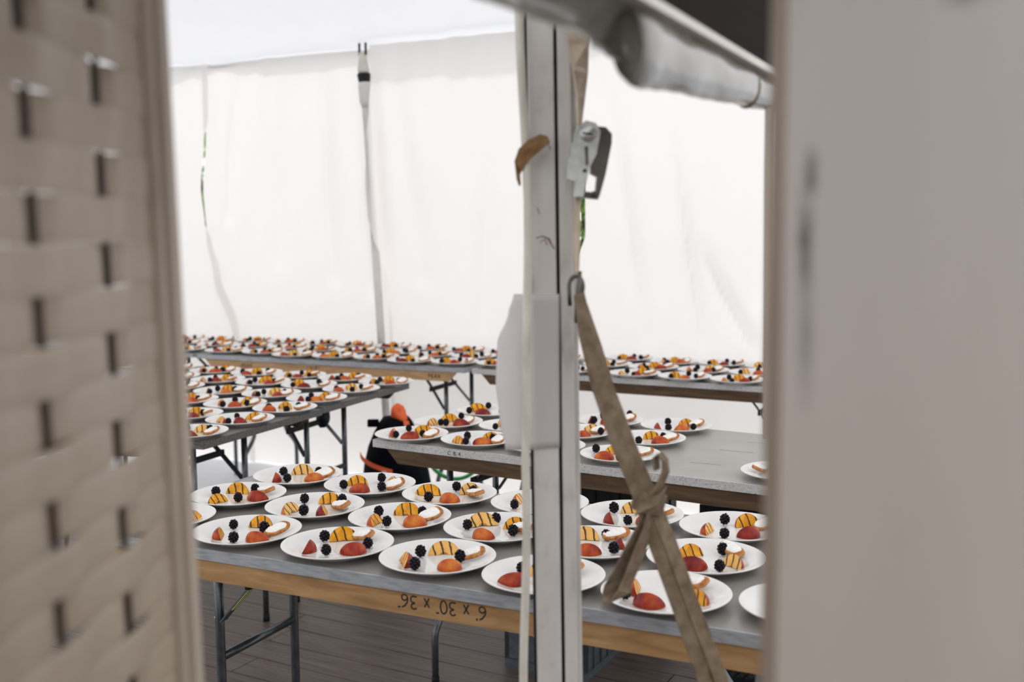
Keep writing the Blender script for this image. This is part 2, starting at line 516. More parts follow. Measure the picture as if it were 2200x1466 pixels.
# ------------------------------------------------------------------ setting: tent curtains and roof
UA, NA = dirs(-26)
CO = Vector((-0.256, 5.781)) + NA * 0.95
ZTOP = 2.82

def edge(tab):
    tab = sorted(tab)
    def g(z):
        if z <= tab[0][0]: return tab[0][1]
        if z >= tab[-1][0]: return tab[-1][1]
        for (z0, u0), (z1, u1) in zip(tab, tab[1:]):
            if z0 <= z <= z1:
                f = (z - z0) / (z1 - z0)
                f = f * f * (3 - 2 * f)
                return u0 + (u1 - u0) * f
    return g

wall = empty('wall_back', (CO.x, CO.y, 0), RAD(-26))
tag(wall, 'translucent white fabric curtains hanging along the far side of the tent', None, None, 'structure')

def curtain(left, right, seed, n0=0.0, drape=()):
    gl, gr = edge(left), edge(right)
    rnd = random.Random(seed)
    waves = [(rnd.uniform(3, 9), rnd.uniform(0, 6.3), rnd.uniform(0.006, 0.016)) for _ in range(5)]
    fine = [(rnd.uniform(16, 38), rnd.uniform(0, 6.3), rnd.uniform(0.002, 0.0055)) for _ in range(5)]
    nu, nz = 90, 60
    bm = bmesh.new()
    grid = []
    for j in range(nz + 1):
        z = 0.01 + (ZTOP - 0.01) * j / nz
        row = []
        for i in range(nu + 1):
            f = i / nu
            u = gl(z) + (gr(z) - gl(z)) * f
            zz = z / ZTOP
            dy = n0
            for k_, ph, a in waves:
                dy += a * math.sin(k_ * u + ph + 0.6 * zz) * (1.15 - 0.45 * zz)
            for k_, ph, a in fine:
                dy += a * math.sin(k_ * u + ph) * (0.25 + 0.9 * zz ** 3)
            for (ua, za, ub, zb, amp, wd) in drape:
                tt = max(0, min(1, (z - zb) / (za - zb)))
                uc = ub + (ua - ub) * tt
                if zb <= z <= za:
                    dy -= 1.7 * amp * math.exp(-((u - uc) / wd) ** 2) * math.sin(math.pi * (0.15 + 0.85 * tt))
            dy += 0.02 * noise.noise(Vector((u * 1.3 + seed, z * 0.9, 0.3)))
            row.append(bm.verts.new((u, dy, z)))
        grid.append(row)
    for j in range(nz):
        for i in range(nu):
            bm.faces.new([grid[j][i], grid[j][i + 1], grid[j + 1][i + 1], grid[j + 1][i]])
    return obj('curtain_panel', bm, M['curtain'], wall, smooth=True)

L12 = [(2.82, -2.61), (2.35, -2.615), (1.95, -2.652), (1.62, -2.635), (1.35, -2.58), (0.95, -2.43), (0.0, -2.3)]
L12g = [(2.82, -2.55), (2.45, -2.56), (2.30, -2.61), (1.95, -2.665), (1.70, -2.640), (1.60, -2.59), (1.35, -2.52), (0.95, -2.36), (0.0, -2.24)]
c1 = curtain([(0, -4.6), (2.8, -4.6)], L12g, 3, n0=0.035)
c2 = curtain(L12, [(2.82, -1.14), (2.3, -1.13), (1.6, -1.10), (1.2, -1.0), (0, -0.98)], 5, n0=0.035,
             drape=[(-1.3, 2.75, -1.22, 1.2, 0.03, 0.05), (-1.55, 2.8, -1.5, 1.3, 0.022, 0.05), (-1.9, 2.8, -1.95, 1.4, 0.02, 0.06), (-2.3, 2.8, -2.45, 1.7, 0.02, 0.05)])
c3 = curtain([(2.82, -1.125), (2.62, -1.12), (2.42, -1.145), (2.25, -1.175), (1.95, -1.19), (1.75, -1.175), (1.60, -1.13), (1.48, -1.06), (1.3, -1.01), (0.9, -1.015), (0, -1.0)],
             [(2.82, 0.27), (2.0, 0.262), (1.7, 0.255), (1.4, 0.265), (0, 0.27)], 9, n0=-0.085,
             drape=[(-1.12, 2.7, -1.02, 1.4, 0.02, 0.045), (-0.95, 2.75, -0.75, 1.3, 0.018, 0.07), (-0.2, 2.6, -0.35, 1.0, 0.015, 0.06)])
c4 = curtain([(2.82, 0.285), (2.1, 0.30), (1.9, 0.328), (1.62, 0.330), (1.45, 0.27), (1.2, 0.24), (0, 0.24)], [(0, 2.6), (2.8, 2.6)], 14, n0=-0.02,
             drape=[(0.45, 2.6, 0.72, 0.95, 0.02, 0.035), (0.85, 2.3, 1.05, 0.95, 0.022, 0.03), (1.0, 1.6, 1.35, 0.95, 0.025, 0.03), (1.3, 2.6, 1.35, 1.2, 0.015, 0.05)])
rod_bm = tube([(-4.8, 0.075, ZTOP - 0.012), (2.8, 0.075, ZTOP - 0.012)], 0.012, 10)
obj('curtain_rail', rod_bm, M['white_plastic'], wall, smooth=True)
# clips that gather the cloth along the rail
bm = bmesh.new()

ce = empty('ceiling', (CO.x, CO.y, 0), RAD(-26))
tag(ce, 'white translucent tent roof sloping up from the curtain rail', None, None, 'structure')
bm = bmesh.new()
g = []
for i in range(31):
    row = []
    for j in range(25):
        u = -6 + 8.6 * i / 30
        d = 0.105 if j == 0 else 0.10 - 8.0 * (j - 1) / 23
        sag = -0.05 * math.sin(math.pi * ((u + 6) % 3.0) / 3.0) * min(1, -d / 2 if d < 0 else 0)
        row.append(bm.verts.new((u, d, (ZTOP - 0.025 if j == 0 else ZTOP + 0.004 + 0.36 * max(0, -d) + sag))))
    g.append(row)
for i in range(30):
    for j in range(24):
        bm.faces.new([g[i][j], g[i][j + 1], g[i + 1][j + 1], g[i + 1][j]])
obj('roof_sheet', bm, M['roof'], ce, smooth=True)
# sloping rafter under the roof sheet, its foot near the rail
rb = bmesh.new()
tube([(0.02, 0.02, 2.83), (0.30, -3.0, 3.86)], 0.03, 10, rb)
obj('rafter', rb, M['alu'], ce, smooth=True)

# ------------------------------------------------------------------ folding tables
TOP = 0.914
tables = {}

def s_leg(ymid, side, zb=0.40):
    y0, y1 = ymid + side * 0.158, ymid + side * 0.27
    pts = [(0, y0, 0.885), (0, y0, 0.6), (0, y0, zb)]
    for i in range(1, 9):
        f = i / 9
        e = f * f * (3 - 2 * f)
        pts.append((0, y0 + (y1 - y0) * e, zb - 0.16 * f))
    pts += [(0, y1, zb - 0.17), (0, y1, 0.0)]
    return pts

def table(name, label, origin, deg, wood, band, top, length=1.829, width=0.762, tape=False, sticker=False, zb=0.40, inset=0.235):
    """origin = front edge, left end; x along the front edge, y to the back edge"""
    root = empty(name, (origin[0], origin[1], 0), RAD(deg))
    tag(root, label, 'table', 'folding work tables')
    L, Wd = length, width
    obj('tabletop', boxbm((0.004, 0.004, TOP - 0.024), (L - 0.004, Wd - 0.004, TOP), 0.0), top, root)
    bm = bmesh.new()
    ze, zt = TOP - 0.026, TOP + 0.0008
    box(bm, (0, -0.001, ze), (L, 0.004, zt))
    box(bm, (0, Wd - 0.004, ze), (L, Wd + 0.001, zt))
    box(bm, (-0.001, 0.004, ze), (0.004, Wd - 0.004, zt))
    box(bm, (L - 0.004, 0.004, ze), (L + 0.001, Wd - 0.004, zt))
    obj('edge_band', bm, band, root)
    za, z0 = TOP - 0.0265, TOP - 0.078
    poly = [(0.055, za), (L - 0.055, za), (L - 0.105, z0), (0.105, z0)]
    obj('apron', prism(poly, 0.006, 0.026), wood, root)
    obj('apron', prism(poly, Wd - 0.026, Wd - 0.006), wood, root)
    for end, xf in ((0, inset), (1, L - inset)):
        sg = 1 if end == 0 else -1
        for side in (-1, 1):
            bm = tube([(xf, y, z) for (_, y, z) in s_leg(Wd / 2, side, zb)], 0.0125, 12)
            lg = obj('leg', bm, M['steel'], root, smooth=True)
            y1 = Wd / 2 + side * 0.27
            obj('foot_cap', tube([(xf, y1, 0), (xf, y1, 0.03)], 0.0145, 12), M['black_metal'], lg, smooth=True)
            # rivet where the brace bolts on
            ys = Wd / 2 + side * 0.158
            obj('rivet', tube([(xf - sg * 0.011, ys, 0.645), (xf - sg * 0.0165, ys, 0.645)], [0.006, 0.003], 10), M['zinc'], lg, smooth=True)
            bx = xf + sg * 0.012
            pts = [(bx, ys, 0.640), (bx + sg * 0.02, ys - side * 0.004, 0.665), (bx + sg * 0.11, ys - side * 0.03, 0.775), (bx + sg * 0.20, ys - side * 0.06, 0.868)]
            br = obj('brace', ribbon(pts, (0, 0.013, 0), 0.004), M['steel'], root)
            if sticker and end == 0 and side == -1:
                p2 = [Vector(pts[1]) + Vector((0.003, 0, -0.003)), Vector(pts[2]) + Vector((0.003, 0, -0.003))]
                p2 = [p2[0].lerp(p2[1], 0.12), p2[0].lerp(p2[1], 0.93)]
                obj('sticker', ribbon(p2, (0, 0.0125, 0), 0.002), M['sticker'], br)
        bx = xf + sg * 0.10
        cb = obj('lock_bar', boxbm((bx - 0.006, Wd / 2 - 0.165, 0.738), (bx + 0.006, Wd / 2 + 0.15, 0.762)), M['black_metal'], root)
        if tape and end == 1:
            bm = bmesh.new()
            bmesh.ops.create_icosphere(bm, subdivisions=2, radius=0.036)
            for v in bm.verts:
                v.co = v.co * (1 + 0.30 * noise.noise(v.co * 50)) 
                v.co.z *= 1.35
                v.co += Vector((bx + 0.0, Wd / 2 + 0.135, 0.765))
            obj('tape_wrap', bm, M['blue_tape'], cb, smooth=True)
        obj('stretcher', tube([(xf, Wd / 2 - 0.158, 0.537), (xf, Wd / 2 + 0.158, 0.537)], 0.0115, 12), M['steel'], root, smooth=True)
    return root

def place(o, deg, u, n):
    d, q = dirs(deg)
    return (o[0] + d.x * u + q.x * n, o[1] + d.y * u + q.y * n)

tN = table('folding_table', 'folding table with pale wood apron bearing handwritten measurements in black marker', place((-0.75, 2.52), -25.7, -0.375, 0), -25.7, M['wood_light'], M['band'], M['laminate'], length=1.90, sticker=True, zb=0.29)
tM = table('folding_table', 'folding table with dark weathered apron and a bare end without plates', (-0.502, 3.835), -31.2, M['wood_dark'], M['band_worn'], M['laminate_worn'], zb=0.335, inset=0.18)
d25, q25 = dirs(-23.3)
# the two tables whose ends face the aisle: right end at the corner; backlit shade is in their dark colours
fc = Vector((-0.503, 5.239))
t1o = fc - q25 * 0.762 - d25 * 1.829
tT1 = table('folding_table', 'folding table with dark blue tape wrapped on its leg brace', (t1o.x, t1o.y), -23.3, M['wood_dark'], M['band_dark'], M['laminate'], tape=True)
fc2 = Vector((-0.8, 4.505))
t2o = fc2 - q25 * 0.762 - d25 * 1.829
tT2 = table('folding_table', 'folding table pushed side by side against the table with the taped brace', (t2o.x, t2o.y), -23.3, M['wood_dark'], M['band_dark'], M['laminate'])
b1o = place((-0.256, 5.781), -25, -1.829, 0)
tB1 = table('folding_table', 'folding table with blond wood apron stamped with letters along the curtain', b1o, -25, M['wood_pale'], M['band'], M['laminate'])
tB2 = table('folding_table', 'folding table with brown apron along the curtain, butted to the letter-stamped table', (-0.215, 5.759), -27.9, M['wood_dark'], M['band_worn'], M['laminate'])
b0o = place((-0.256, 5.781), -25, -1.829 * 2 - 0.05, 0.02)
tB0 = table('folding_table', 'folding table along the curtain, mostly hidden beyond the white woven screen', b0o, -25, M['wood_pale'], M['band'], M['laminate'])

# handwriting on the near table's apron: strokes of a marker, upside down
GL = {
    '6': [[(0.62, 0.98), (0.40, 0.85), (0.20, 0.60), (0.12, 0.32), (0.22, 0.06), (0.45, 0.0), (0.62, 0.14), (0.60, 0.34), (0.42, 0.44), (0.22, 0.34), (0.14, 0.22)]],
    '3': [[(0.10, 0.88), (0.32, 1.0), (0.54, 0.88), (0.50, 0.66), (0.26, 0.54), (0.52, 0.46), (0.60, 0.22), (0.40, 0.02), (0.08, 0.06)]],
    '0': [[(0.36, 1.0), (0.14, 0.80), (0.08, 0.45), (0.20, 0.10), (0.40, 0.0), (0.58, 0.20), (0.62, 0.55), (0.52, 0.88), (0.36, 1.0)]],
    'x': [[(0.08, 0.70), (0.52, 0.05)], [(0.50, 0.72), (0.10, 0.0)]],
    "'": [[(0.06, 1.08), (0.04, 0.90)]],
    '"': [[(0.04, 1.06), (0.02, 0.93)], [(0.16, 1.06), (0.14, 0.93)]],
    ' ': [],
}
def marker(text, x_right, z_flip, h, y, parent):
    """written upside down: the first character is at the right end"""
    cur = 0.0
    adv = {'6': 0.78, '3': 0.74, '0': 0.78, 'x': 0.66, "'": 0.2, '"': 0.28, ' ': 0.42}
    w = 0.0036
    for ch in text:
        for st in GL[ch]:
            bm = bmesh.new()
            p = [Vector((x_right - (cur + a) * h, y, z_flip - b * h)) for a, b in st]
            fine = []
            for i in range(len(p) - 1):
                p0, p1, p2, p3 = p[max(i - 1, 0)], p[i], p[i + 1], p[min(i + 2, len(p) - 1)]
                for s_ in range(5):
                    t = s_ / 5
                    fine.append(0.5 * ((2 * p1) + (p2 - p0) * t + (2 * p0 - 5 * p1 + 4 * p2 - p3) * t * t + (3 * p1 - p0 - 3 * p2 + p3) * t ** 3))
            fine.append(p[-1])
            rows = []
            for i, q in enumerate(fine):
                tn = (fine[min(i + 1, len(fine) - 1)] - fine[max(i - 1, 0)]).normalized()
                sd = tn.cross(Vector((0, 1, 0))).normalized() * w / 2
                rows.append((bm.verts.new(q - sd), bm.verts.new(q + sd)))
            for a, b in zip(rows, rows[1:]):
                bm.faces.new([a[0], a[1], b[1], b[0]])
            obj('marker_stroke', bm, M['ink'], parent)
        cur += adv[ch]
marker("6' x 30\" x 36\"", 1.142, TOP - 0.034, 0.0290, 0.0054, tN)

def text_mesh(body, size, m, parent, loc, rot, squash=0.9):
    c = bpy.data.curves.new('lettering', 'FONT')
    c.body = body
    c.size = size
    c.space_character = 1.25
    c.extrude = 0.0003
    tmp = bpy.data.objects.new('lettering', c)
    COL.objects.link(tmp)
    bpy.context.view_layer.update()
    me = bpy.data.meshes.new_from_object(tmp.evaluated_get(bpy.context.evaluated_depsgraph_get()))
    bpy.data.objects.remove(tmp)
    me.materials.clear()
    o = obj('lettering', me, m, parent)
    o.location = loc
    o.rotation_euler = rot
    o.scale = (squash, 1, 1)
    return o
for ux in (0.33, 1.60):
    text_mesh('PEAK', 0.030, M['ink'], tB1, (ux, 0.0045, TOP - 0.062), (RAD(90), 0, 0), 1.0)
text_mesh('~u.d~', 0.030, M['ink'], tB1, (0.80, 0.0045, TOP - 0.050), (RAD(90), 0, 0), 1.1)
text_mesh('C.B.4', 0.020, M['ink'], tM, (0.325, -0.0015, TOP - 0.021), (RAD(90), 0, 0), 1.0)

# thin yellowed tape marks on the bare end of the table
dm, qm = dirs(-31.2)
def on_M(x, y):
    v = Vector((x, y)) - Vector((-0.502, 3.835))
    return v.dot(dm), v.dot(qm)
MARKS = []

# ------------------------------------------------------------------ plates and food
PR = 0.132
plate_me = None
def plate_mesh():
    prof = [(0.0, 0.0035), (0.060, 0.0035), (0.078, 0.0), (0.084, 0.0), (0.087, 0.004), (0.100, 0.0085), (0.118, 0.0145), (0.1305, 0.0195), (PR, 0.0213),
            (0.1318, 0.0226), (0.1300, 0.0230), (0.1150, 0.0178), (0.0990, 0.0130), (0.0905, 0.0098), (0.0850, 0.0082), (0.070, 0.0076), (0.0, 0.0075)]
    bm = lathe(prof, 56)
    bmesh.ops.recalc_face_normals(bm, faces=bm.faces)
    me = bpy.data.meshes.new('plate')
    bm.to_mesh(me)
    bm.free()
    me.materials.append(M['china'])
    for p in me.polygons:
        p.use_smooth = True
    return me
plate_me = plate_mesh()

def berry_mesh(seed):
    rnd = random.Random(seed)
    bm = bmesh.new()
    n = 36
    ga = math.pi * (3 - math.sqrt(5))
    for i in range(n):
        z = 1 - 2 * (i + 0.5) / n
        r = math.sqrt(max(0, 1 - z * z))
        d = Vector((math.cos(ga * i) * r, math.sin(ga * i) * r, z))
        c = Vector((d.x * 0.0085, d.y * 0.0085, d.z * 0.0098))
        c *= rnd.uniform(0.95, 1.06)
        bmesh.ops.create_icosphere(bm, subdivisions=1, radius=rnd.uniform(0.0029, 0.0034), matrix=Matrix.Translation(c))
    bmesh.ops.create_icosphere(bm, subdivisions=2, radius=0.0086)
    mz = min(v.co.z for v in bm.verts)
    for v in bm.verts:
        v.co.z -= mz
    me = bpy.data.meshes.new('blackberry')
    bm.to_mesh(me)
    bm.free()
    me.materials.append(M['berry'])
    for p in me.polygons:
        p.use_smooth = True
    return me
berries = [berry_mesh(s) for s in (1, 2, 3)]

def wedge_meshes(R, ang, pit, seed):
    rnd = random.Random(seed)
    NPH, NTH, NR = 20, 5, 3
    def pin(ph):
        return 1 / math.sqrt((math.cos(ph) / (pit * 1.35)) ** 2 + (math.sin(ph) / pit) ** 2)
    sx = rnd.uniform(0.98, 1.06)
    def P(rho, ph, th):
        w = 1 + 0.03 * noise.noise(Vector((math.cos(ph) * 2 + seed, math.sin(ph) * 2, th)))
        # pointed ends like a real wedge
        x = rho * math.cos(ph) * sx * w
        s = rho * math.sin(ph) * w
        return Vector((x, s * math.cos(th) - R * 0.42, s * math.sin(th)))
    fl_, sk = bmesh.new(), bmesh.new()
    for th in (0.0, ang):
        g = []
        for i in range(NPH + 1):
            ph = math.pi * i / NPH
            r0 = pin(ph)
            g.append([fl_.verts.new(P(r0 + (R - r0) * j / NR, ph, th)) for j in range(NR + 1)])
        for i in range(NPH):
            for j in range(NR):
                fl_.faces.new([g[i][j], g[i + 1][j], g[i + 1][j + 1], g[i][j + 1]])
    g = [[fl_.verts.new(P(pin(math.pi * i / NPH), math.pi * i / NPH, ang * k_ / NTH)) for k_ in range(NTH + 1)] for i in range(NPH + 1)]
    for i in range(NPH):
        for k_ in range(NTH):
            fl_.faces.new([g[i][k_], g[i + 1][k_], g[i + 1][k_ + 1], g[i][k_ + 1]])
    g = [[sk.verts.new(P(R * 1.004, math.pi * i / NPH, -0.012 + (ang + 0.024) * k_ / NTH)) for k_ in range(NTH + 1)] for i in range(NPH + 1)]
    for i in range(NPH):
        for k_ in range(NTH):
            sk.faces.new([g[i][k_], g[i + 1][k_], g[i + 1][k_ + 1], g[i][k_ + 1]])
    out = []
    for nm, b, m in (('peach_slice', fl_, M['flesh']), ('skin', sk, M['skin'])):
        bmesh.ops.remove_doubles(b, verts=b.verts, dist=1e-5)
        bmesh.ops.recalc_face_normals(b, faces=b.faces)
        me = bpy.data.meshes.new(nm)
        b.to_mesh(me)
        b.free()
        me.materials.append(m)
        if nm == 'skin':
            for p in me.polygons:
                p.use_smooth = True
        out.append(me)
    return out
wedges = [wedge_meshes(0.0325, RAD(62), 0.0035, 1), wedge_meshes(0.0345, RAD(56), 0.0075, 2), wedge_meshes(0.0310, RAD(68), 0.0025, 3), wedge_meshes(0.0335, RAD(60), 0.0045, 4)]

def toast_meshes(seed):
    rnd = random.Random(seed)
    a, b, h = rnd.uniform(0.034, 0.038), rnd.uniform(0.0165, 0.019), 0.011
    n = 28
    outl = []
    for i in range(n):
        t = 2 * math.pi * i / n
        ct, st = math.cos(t), math.sin(t)
        e = 0.78
        x = a * math.copysign(abs(ct) ** e, ct)
        y = b * math.copysign(abs(st) ** e, st) * (1 + 0.12 * ct)
        w = 1 + 0.06 * noise.noise(Vector((ct * 1.7 + seed, st * 1.7, 0)))
        outl.append((x * w, y * w))
    def bend(x): return 1.6 * x * x
    bm = bmesh.new()
    rows = []
    for s, z in ((0.90, 0.0), (1.0, 0.003), (1.0, h - 0.003), (0.93, h)):
        rows.append([bm.verts.new((x * s, y * s, z + bend(x))) for x, y in outl])
    for r0, r1 in zip(rows, rows[1:]):
        for i in range(n):
            bm.faces.new([r0[i], r0[(i + 1) % n], r1[(i + 1) % n], r1[i]])
    bm.faces.new(rows[0][::-1])
    cv = bm.verts.new((0, 0, h))
    for i in range(n):
        bm.faces.new([rows[-1][i], rows[-1][(i + 1) % n], cv])
    ch = bmesh.new()
    rows = []
    for s, dz in ((0.93, -0.0008), (0.88, 0.0022), (0.66, 0.0046), (0.34, 0.0056)):
        rows.append([ch.verts.new(((x * s) * 0.86 * (1 + 0.16 * noise.noise(Vector((x * 90, y * 90, seed)))) - 0.003, y * s * 0.93 * (1 + 0.16 * noise.noise(Vector((x * 90 + 9, y * 90, seed)))), h + dz + bend(x * s) + 0.0022 * noise.noise(Vector((x * 150 + seed, y * 150, s * 3))))) for x, y in outl])
    for r0, r1 in zip(rows, rows[1:]):
        for i in range(n):
            ch.faces.new([r0[i], r0[(i + 1) % n], r1[(i + 1) % n], r1[i]])
    cv = ch.verts.new((-0.002, 0, h + 0.0055))
    for i in range(n):
        ch.faces.new([rows[-1][i], rows[-1][(i + 1) % n], cv])
    res = []
    for nm, q, m in (('toast', bm, M['bread']), ('cheese', ch, M['cheese'])):
        bmesh.ops.recalc_face_normals(q, faces=q.faces)
        me = bpy.data.meshes.new(nm)
        q.to_mesh(me)
        q.free()
        me.materials.append(m)
        for p in me.polygons:
            p.use_smooth = True
        res.append(me)
    return res
toasts = [toast_meshes(s) for s in (1, 4, 7)]

def raw(name, me, parent=None):
    o = bpy.data.objects.new(name, me)
    COL.objects.link(o)
    if parent:
        o.parent = parent
    return o

TXT = {
    'N': ('handwritten table', ('handwriting row', 'middle row', 'rear row'), 'woven screen'),
    'M': ('bare-ended table', ('front row', 'middle row', 'rear row'), 'woven screen'),
    'T1': ('taped-brace table', ('neighbour-side row', 'middle row', 'curtain-side row'), 'aisle'),
    'T2': ('taped-neighbour table', ('outer row', 'middle row', 'taped-table row'), 'aisle'),
    'B1': ('letter-stamped table', ('apron row', 'middle row', 'curtain row'), 'woven screen'),
    'B2': ('brown curtain-side table', ('apron row', 'middle row', 'curtain row'), 'letter-stamped table'),
    'B0': ('screen-hidden curtain table', ('apron row', 'middle row', 'curtain row'), 'letter-stamped table'),
}
ORD = ['first', 'second', 'third', 'fourth', 'fifth', 'sixth', 'seventh', 'eighth']

def zplate(r):
    if r < 0.084: return 0.0078
    return 0.0078 + (r - 0.084) * 0.33

rf = random.Random(5)
def spot(tb, row, col):
    nm, rows, anchor = TXT[tb]
    return '%s from the %s, %s, %s' % (ORD[col], anchor, rows[row], nm)

def add_item(kind, cx, cy, dx, dy, tb, where):
    grp = TXT[tb][0]
    r = math.hypot(dx, dy)
    x, y = cx + dx, cy + dy
    if kind == 'k':
        o = raw('blackberry', rf.choice(berries))
        o.location = (x, y, TOP + zplate(r + 0.006) + 0.0003)
        s = rf.uniform(1.02, 1.25)
        o.scale = (s, s, s)
        o.rotation_euler = (0, 0, rf.uniform(0, 6.28))
        tag(o, 'blackberry on plate ' + where, 'blackberry', 'blackberries on the ' + grp)
    elif kind in 'abc':
        w = rf.choice(wedges)
        o = raw('peach_slice', w[0])
        rz = {'a': rf.uniform(-0.35, 0.35), 'b': math.pi + rf.uniform(-0.45, 0.45), 'c': rf.choice((1, 1, -1)) * rf.uniform(0.9, 1.7)}[kind]
        s = {'a': rf.uniform(0.95, 1.1), 'b': rf.uniform(0.85, 1.0), 'c': rf.uniform(0.8, 0.95)}[kind]
        o.scale = (s, s, s)
        if r > 0.070:
            x, y = cx + dx * 0.070 / r, cy + dy * 0.070 / r
        rr = min(r, 0.070) + 0.020 * s
        o.location = (x, y, TOP + zplate(rr) * 0.6 + 0.0078 * 0.4 + 0.0006)
        o.rotation_euler = (0, 0, rz)
        sk = raw('skin', w[1], o)
        tag(o, {'a': 'charred yellow peach slice on plate ', 'b': 'red-skinned peach slice on plate ', 'c': 'end-on peach slice on plate '}[kind] + where, 'peach slice',
            {'a': 'charred yellow peach slices on the ', 'b': 'red-skinned peach slices on the ', 'c': 'end-on peach slices on the '}[kind] + grp)
    else:
        w = rf.choice(toasts)
        o = raw('toast', w[0])
        rz = rf.choice((0.5, 0.8, 1.0, -0.6, -0.9, 0.35)) + rf.uniform(-0.2, 0.2)
        if r > 0.078:
            dx, dy = dx * 0.078 / r, dy * 0.078 / r
            r = 0.078
        # leans up against the rim
        ax = math.cos(rz) * dx + math.sin(rz) * dy
        o.location = (cx + dx, cy + dy, TOP + 0.0172)
        o.rotation_euler = (rf.uniform(0.05, 0.38), -0.20 * (1 if ax > 0 else -1), rz)
        raw('cheese', w[1], o)
        tag(o, 'cheese toast on plate ' + where, 'toast', 'cheese toasts on the ' + grp)

def add_plate(x, y, tb, where, empty_=False):
    o = raw('plate', plate_me)
    o.location = (x, y, TOP + 0.0003)
    o.rotation_euler = (0, 0, rf.uniform(0, 6.28))
    tag(o, 'white plate ' + where, 'plate', 'white plates on the ' + TXT[tb][0])
    return o

def grid_spots(L, tbf):
    """row and column of every plate on its own table"""
    org = {'N': ((-0.75, 2.52), -25.7), 'M': ((-0.502, 3.835), -31.2), 'T1': (tuple(fc - q25 * 0.762), -23.3), 'T2': (tuple(fc2 - q25 * 0.762), -23.3),
           'B0': ((-0.256, 5.781), -25), 'B1': ((-0.256, 5.781), -25), 'B2': ((-0.215, 5.759), -27.9)}
    cells = {}
    for i, q in enumerate(L):
        tb = tbf(q[0], q[1])
        o_, dg_ = org[tb]
        d_, q_ = dirs(dg_)
        v = Vector((q[0] - o_[0], q[1] - o_[1]))
        row = 0 if v.dot(q_) < 0.255 else (1 if v.dot(q_) < 0.515 else 2)
        cells.setdefault((tb, row), []).append((v.dot(d_), i))
    res = {}
    for (tb, row), lst in cells.items():
        lst.sort(reverse=tb in ('T1', 'T2', 'B0'))
        for c_, (_, i) in enumerate(lst):
            res[i] = (tb, spot(tb, row, c_))
    return res

def parse(s):
    for tok in s.split():
        a, b = tok[1:].split(',')
        yield tok[0], int(a) / 1000, int(b) / 1000

PN = [
    (-0.647, 3.207, "c-62,-44 k-50,31 k-21,-54 a4,58 b56,-41 k56,37 t89,5"),
    (-0.767, 2.970, "k-69,23 c-50,-54 a-14,60 k12,-51 b56,-26 k34,54 t73,31"),
    (-0.530, 2.841, "c-74,-38 k-40,63 k-18,-66 a36,69 k66,44 c30,-60 t73,-12"),
    (-0.654, 2.606, "c-72,-28 k-46,47 k-16,-72 a21,67 k39,11 b35,-61 t74,-6"),
    (-0.413, 2.487, "c-63,-22 k-40,53 k-17,-60 a2,68 b44,-47 k72,-8 t68,71"),
    (-0.414, 3.080, "k-74,-15 a-40,35 b-22,-56 k27,59 c61,26 k39,-45 t71,-16"),
    (-0.177, 2.961, "a-61,30 k-55,-50 b1,-56 k16,68 a53,43 k65,16 t73,-13"),
    (-0.291, 2.722, "c-70,-34 k-59,40 k-27,-57 a15,61 b43,-58 t78,7 k54,42"),
    (-0.041, 2.614, "k-73,17 a-41,60 k-3,69 b-37,-66 a48,31 k40,-41 t68,-13"),
    (0.071, 2.854, "c-62,43 k-68,-27 a20,40 b30,-50 k50,5"),
    (-0.171, 2.378, "c-71,-21 k-41,31 k-46,-63 a10,60 b33,-69 k51,-10 t75,7"),
    (0.063, 2.245, "b-67,-33 k-46,44 t61,39 k10,-40 a0,40"),
    (-0.904, 2.743, "c82,-1 k-20,-40 a-20,50"),
    (0.305, 2.728, "c-80,-43 k-42,48 a6,59 k-18,-65 b35,-65 t86,-1"),
    (0.540, 2.605, "c-76,-16 k-11,51 k-35,-67 a40,46 b28,-59 t80,10"),
    (0.190, 2.480, "a-15,66 k32,57 b-20,-58 k40,-55 c59,-2 t78,75"),
    (0.429, 2.364, "a-29,44 b-40,-58 k47,42 k17,-75 c62,-44 t89,55"),
    (0.307, 2.128, "c-66,35 k-85,-17 b-55,-69 t83,59 c65,-33"),
    (0.572, 2.049, "k30,20 a40,-20"),
]
PM = [
    (-0.363, 3.844, "c-66,17 k-54,-22 k-18,82 b-1,-38 a45,69 k40,-12 t70,-16"),
    (-0.120, 3.738, "c-74,-22 k-40,38 k-42,-53 b16,-56 a42,32 k50,15 t68,-34"),
    (-0.245, 4.081, "c-61,-14 k-27,-27 k-7,-36 a2,62 k46,80 b48,-32 t89,3"),
    (0.005, 3.993, "k-69,-30 c-63,64 b20,-50 a40,30"),
    (-0.096, 4.326, "a-57,57 k-78,-16 k-3,86 b-25,-39 t70,0"),
    (0.114, 3.614, "t-78,-26 k0,30"),
    (0.369, 4.087, "c-74,13 k-60,-16 k-16,75 b-3,-26 k84,61 t99,35"),
    (0.233, 3.859, "a57,32 b15,-58 k82,-33 t106,22"),
    (0.606, 3.969, "c-78,-15 k-23,52 k-37,-57 a39,35 b15,-53 k57,-43 t91,14"),
    (0.471, 3.731, "a18,37 k57,23 k-39,-61 b34,-58 t75,-14"),
    (0.349, 3.471, "k-75,48 b-69,-51 a-20,50 k-9,-66 t80,4"),
    (0.817, 3.198, "t-77,30"),
]
PT = [(-1.062, 4.178), (-1.176, 3.921), (-1.177, 4.558), (-1.297, 4.305), (-0.941, 4.437), (-0.854, 4.688), (-0.742, 4.951), (-0.609, 5.180),
      (-0.828, 5.330), (-1.083, 4.830), (-1.328, 4.930), (-1.415, 4.677), (-0.963, 5.097), (-1.205, 5.204), (-1.451, 5.305), (-1.587, 5.077),
      (-1.072, 5.434), (-1.314, 5.542), (-1.557, 5.648), (-1.710, 5.431), (-1.819, 5.807)]
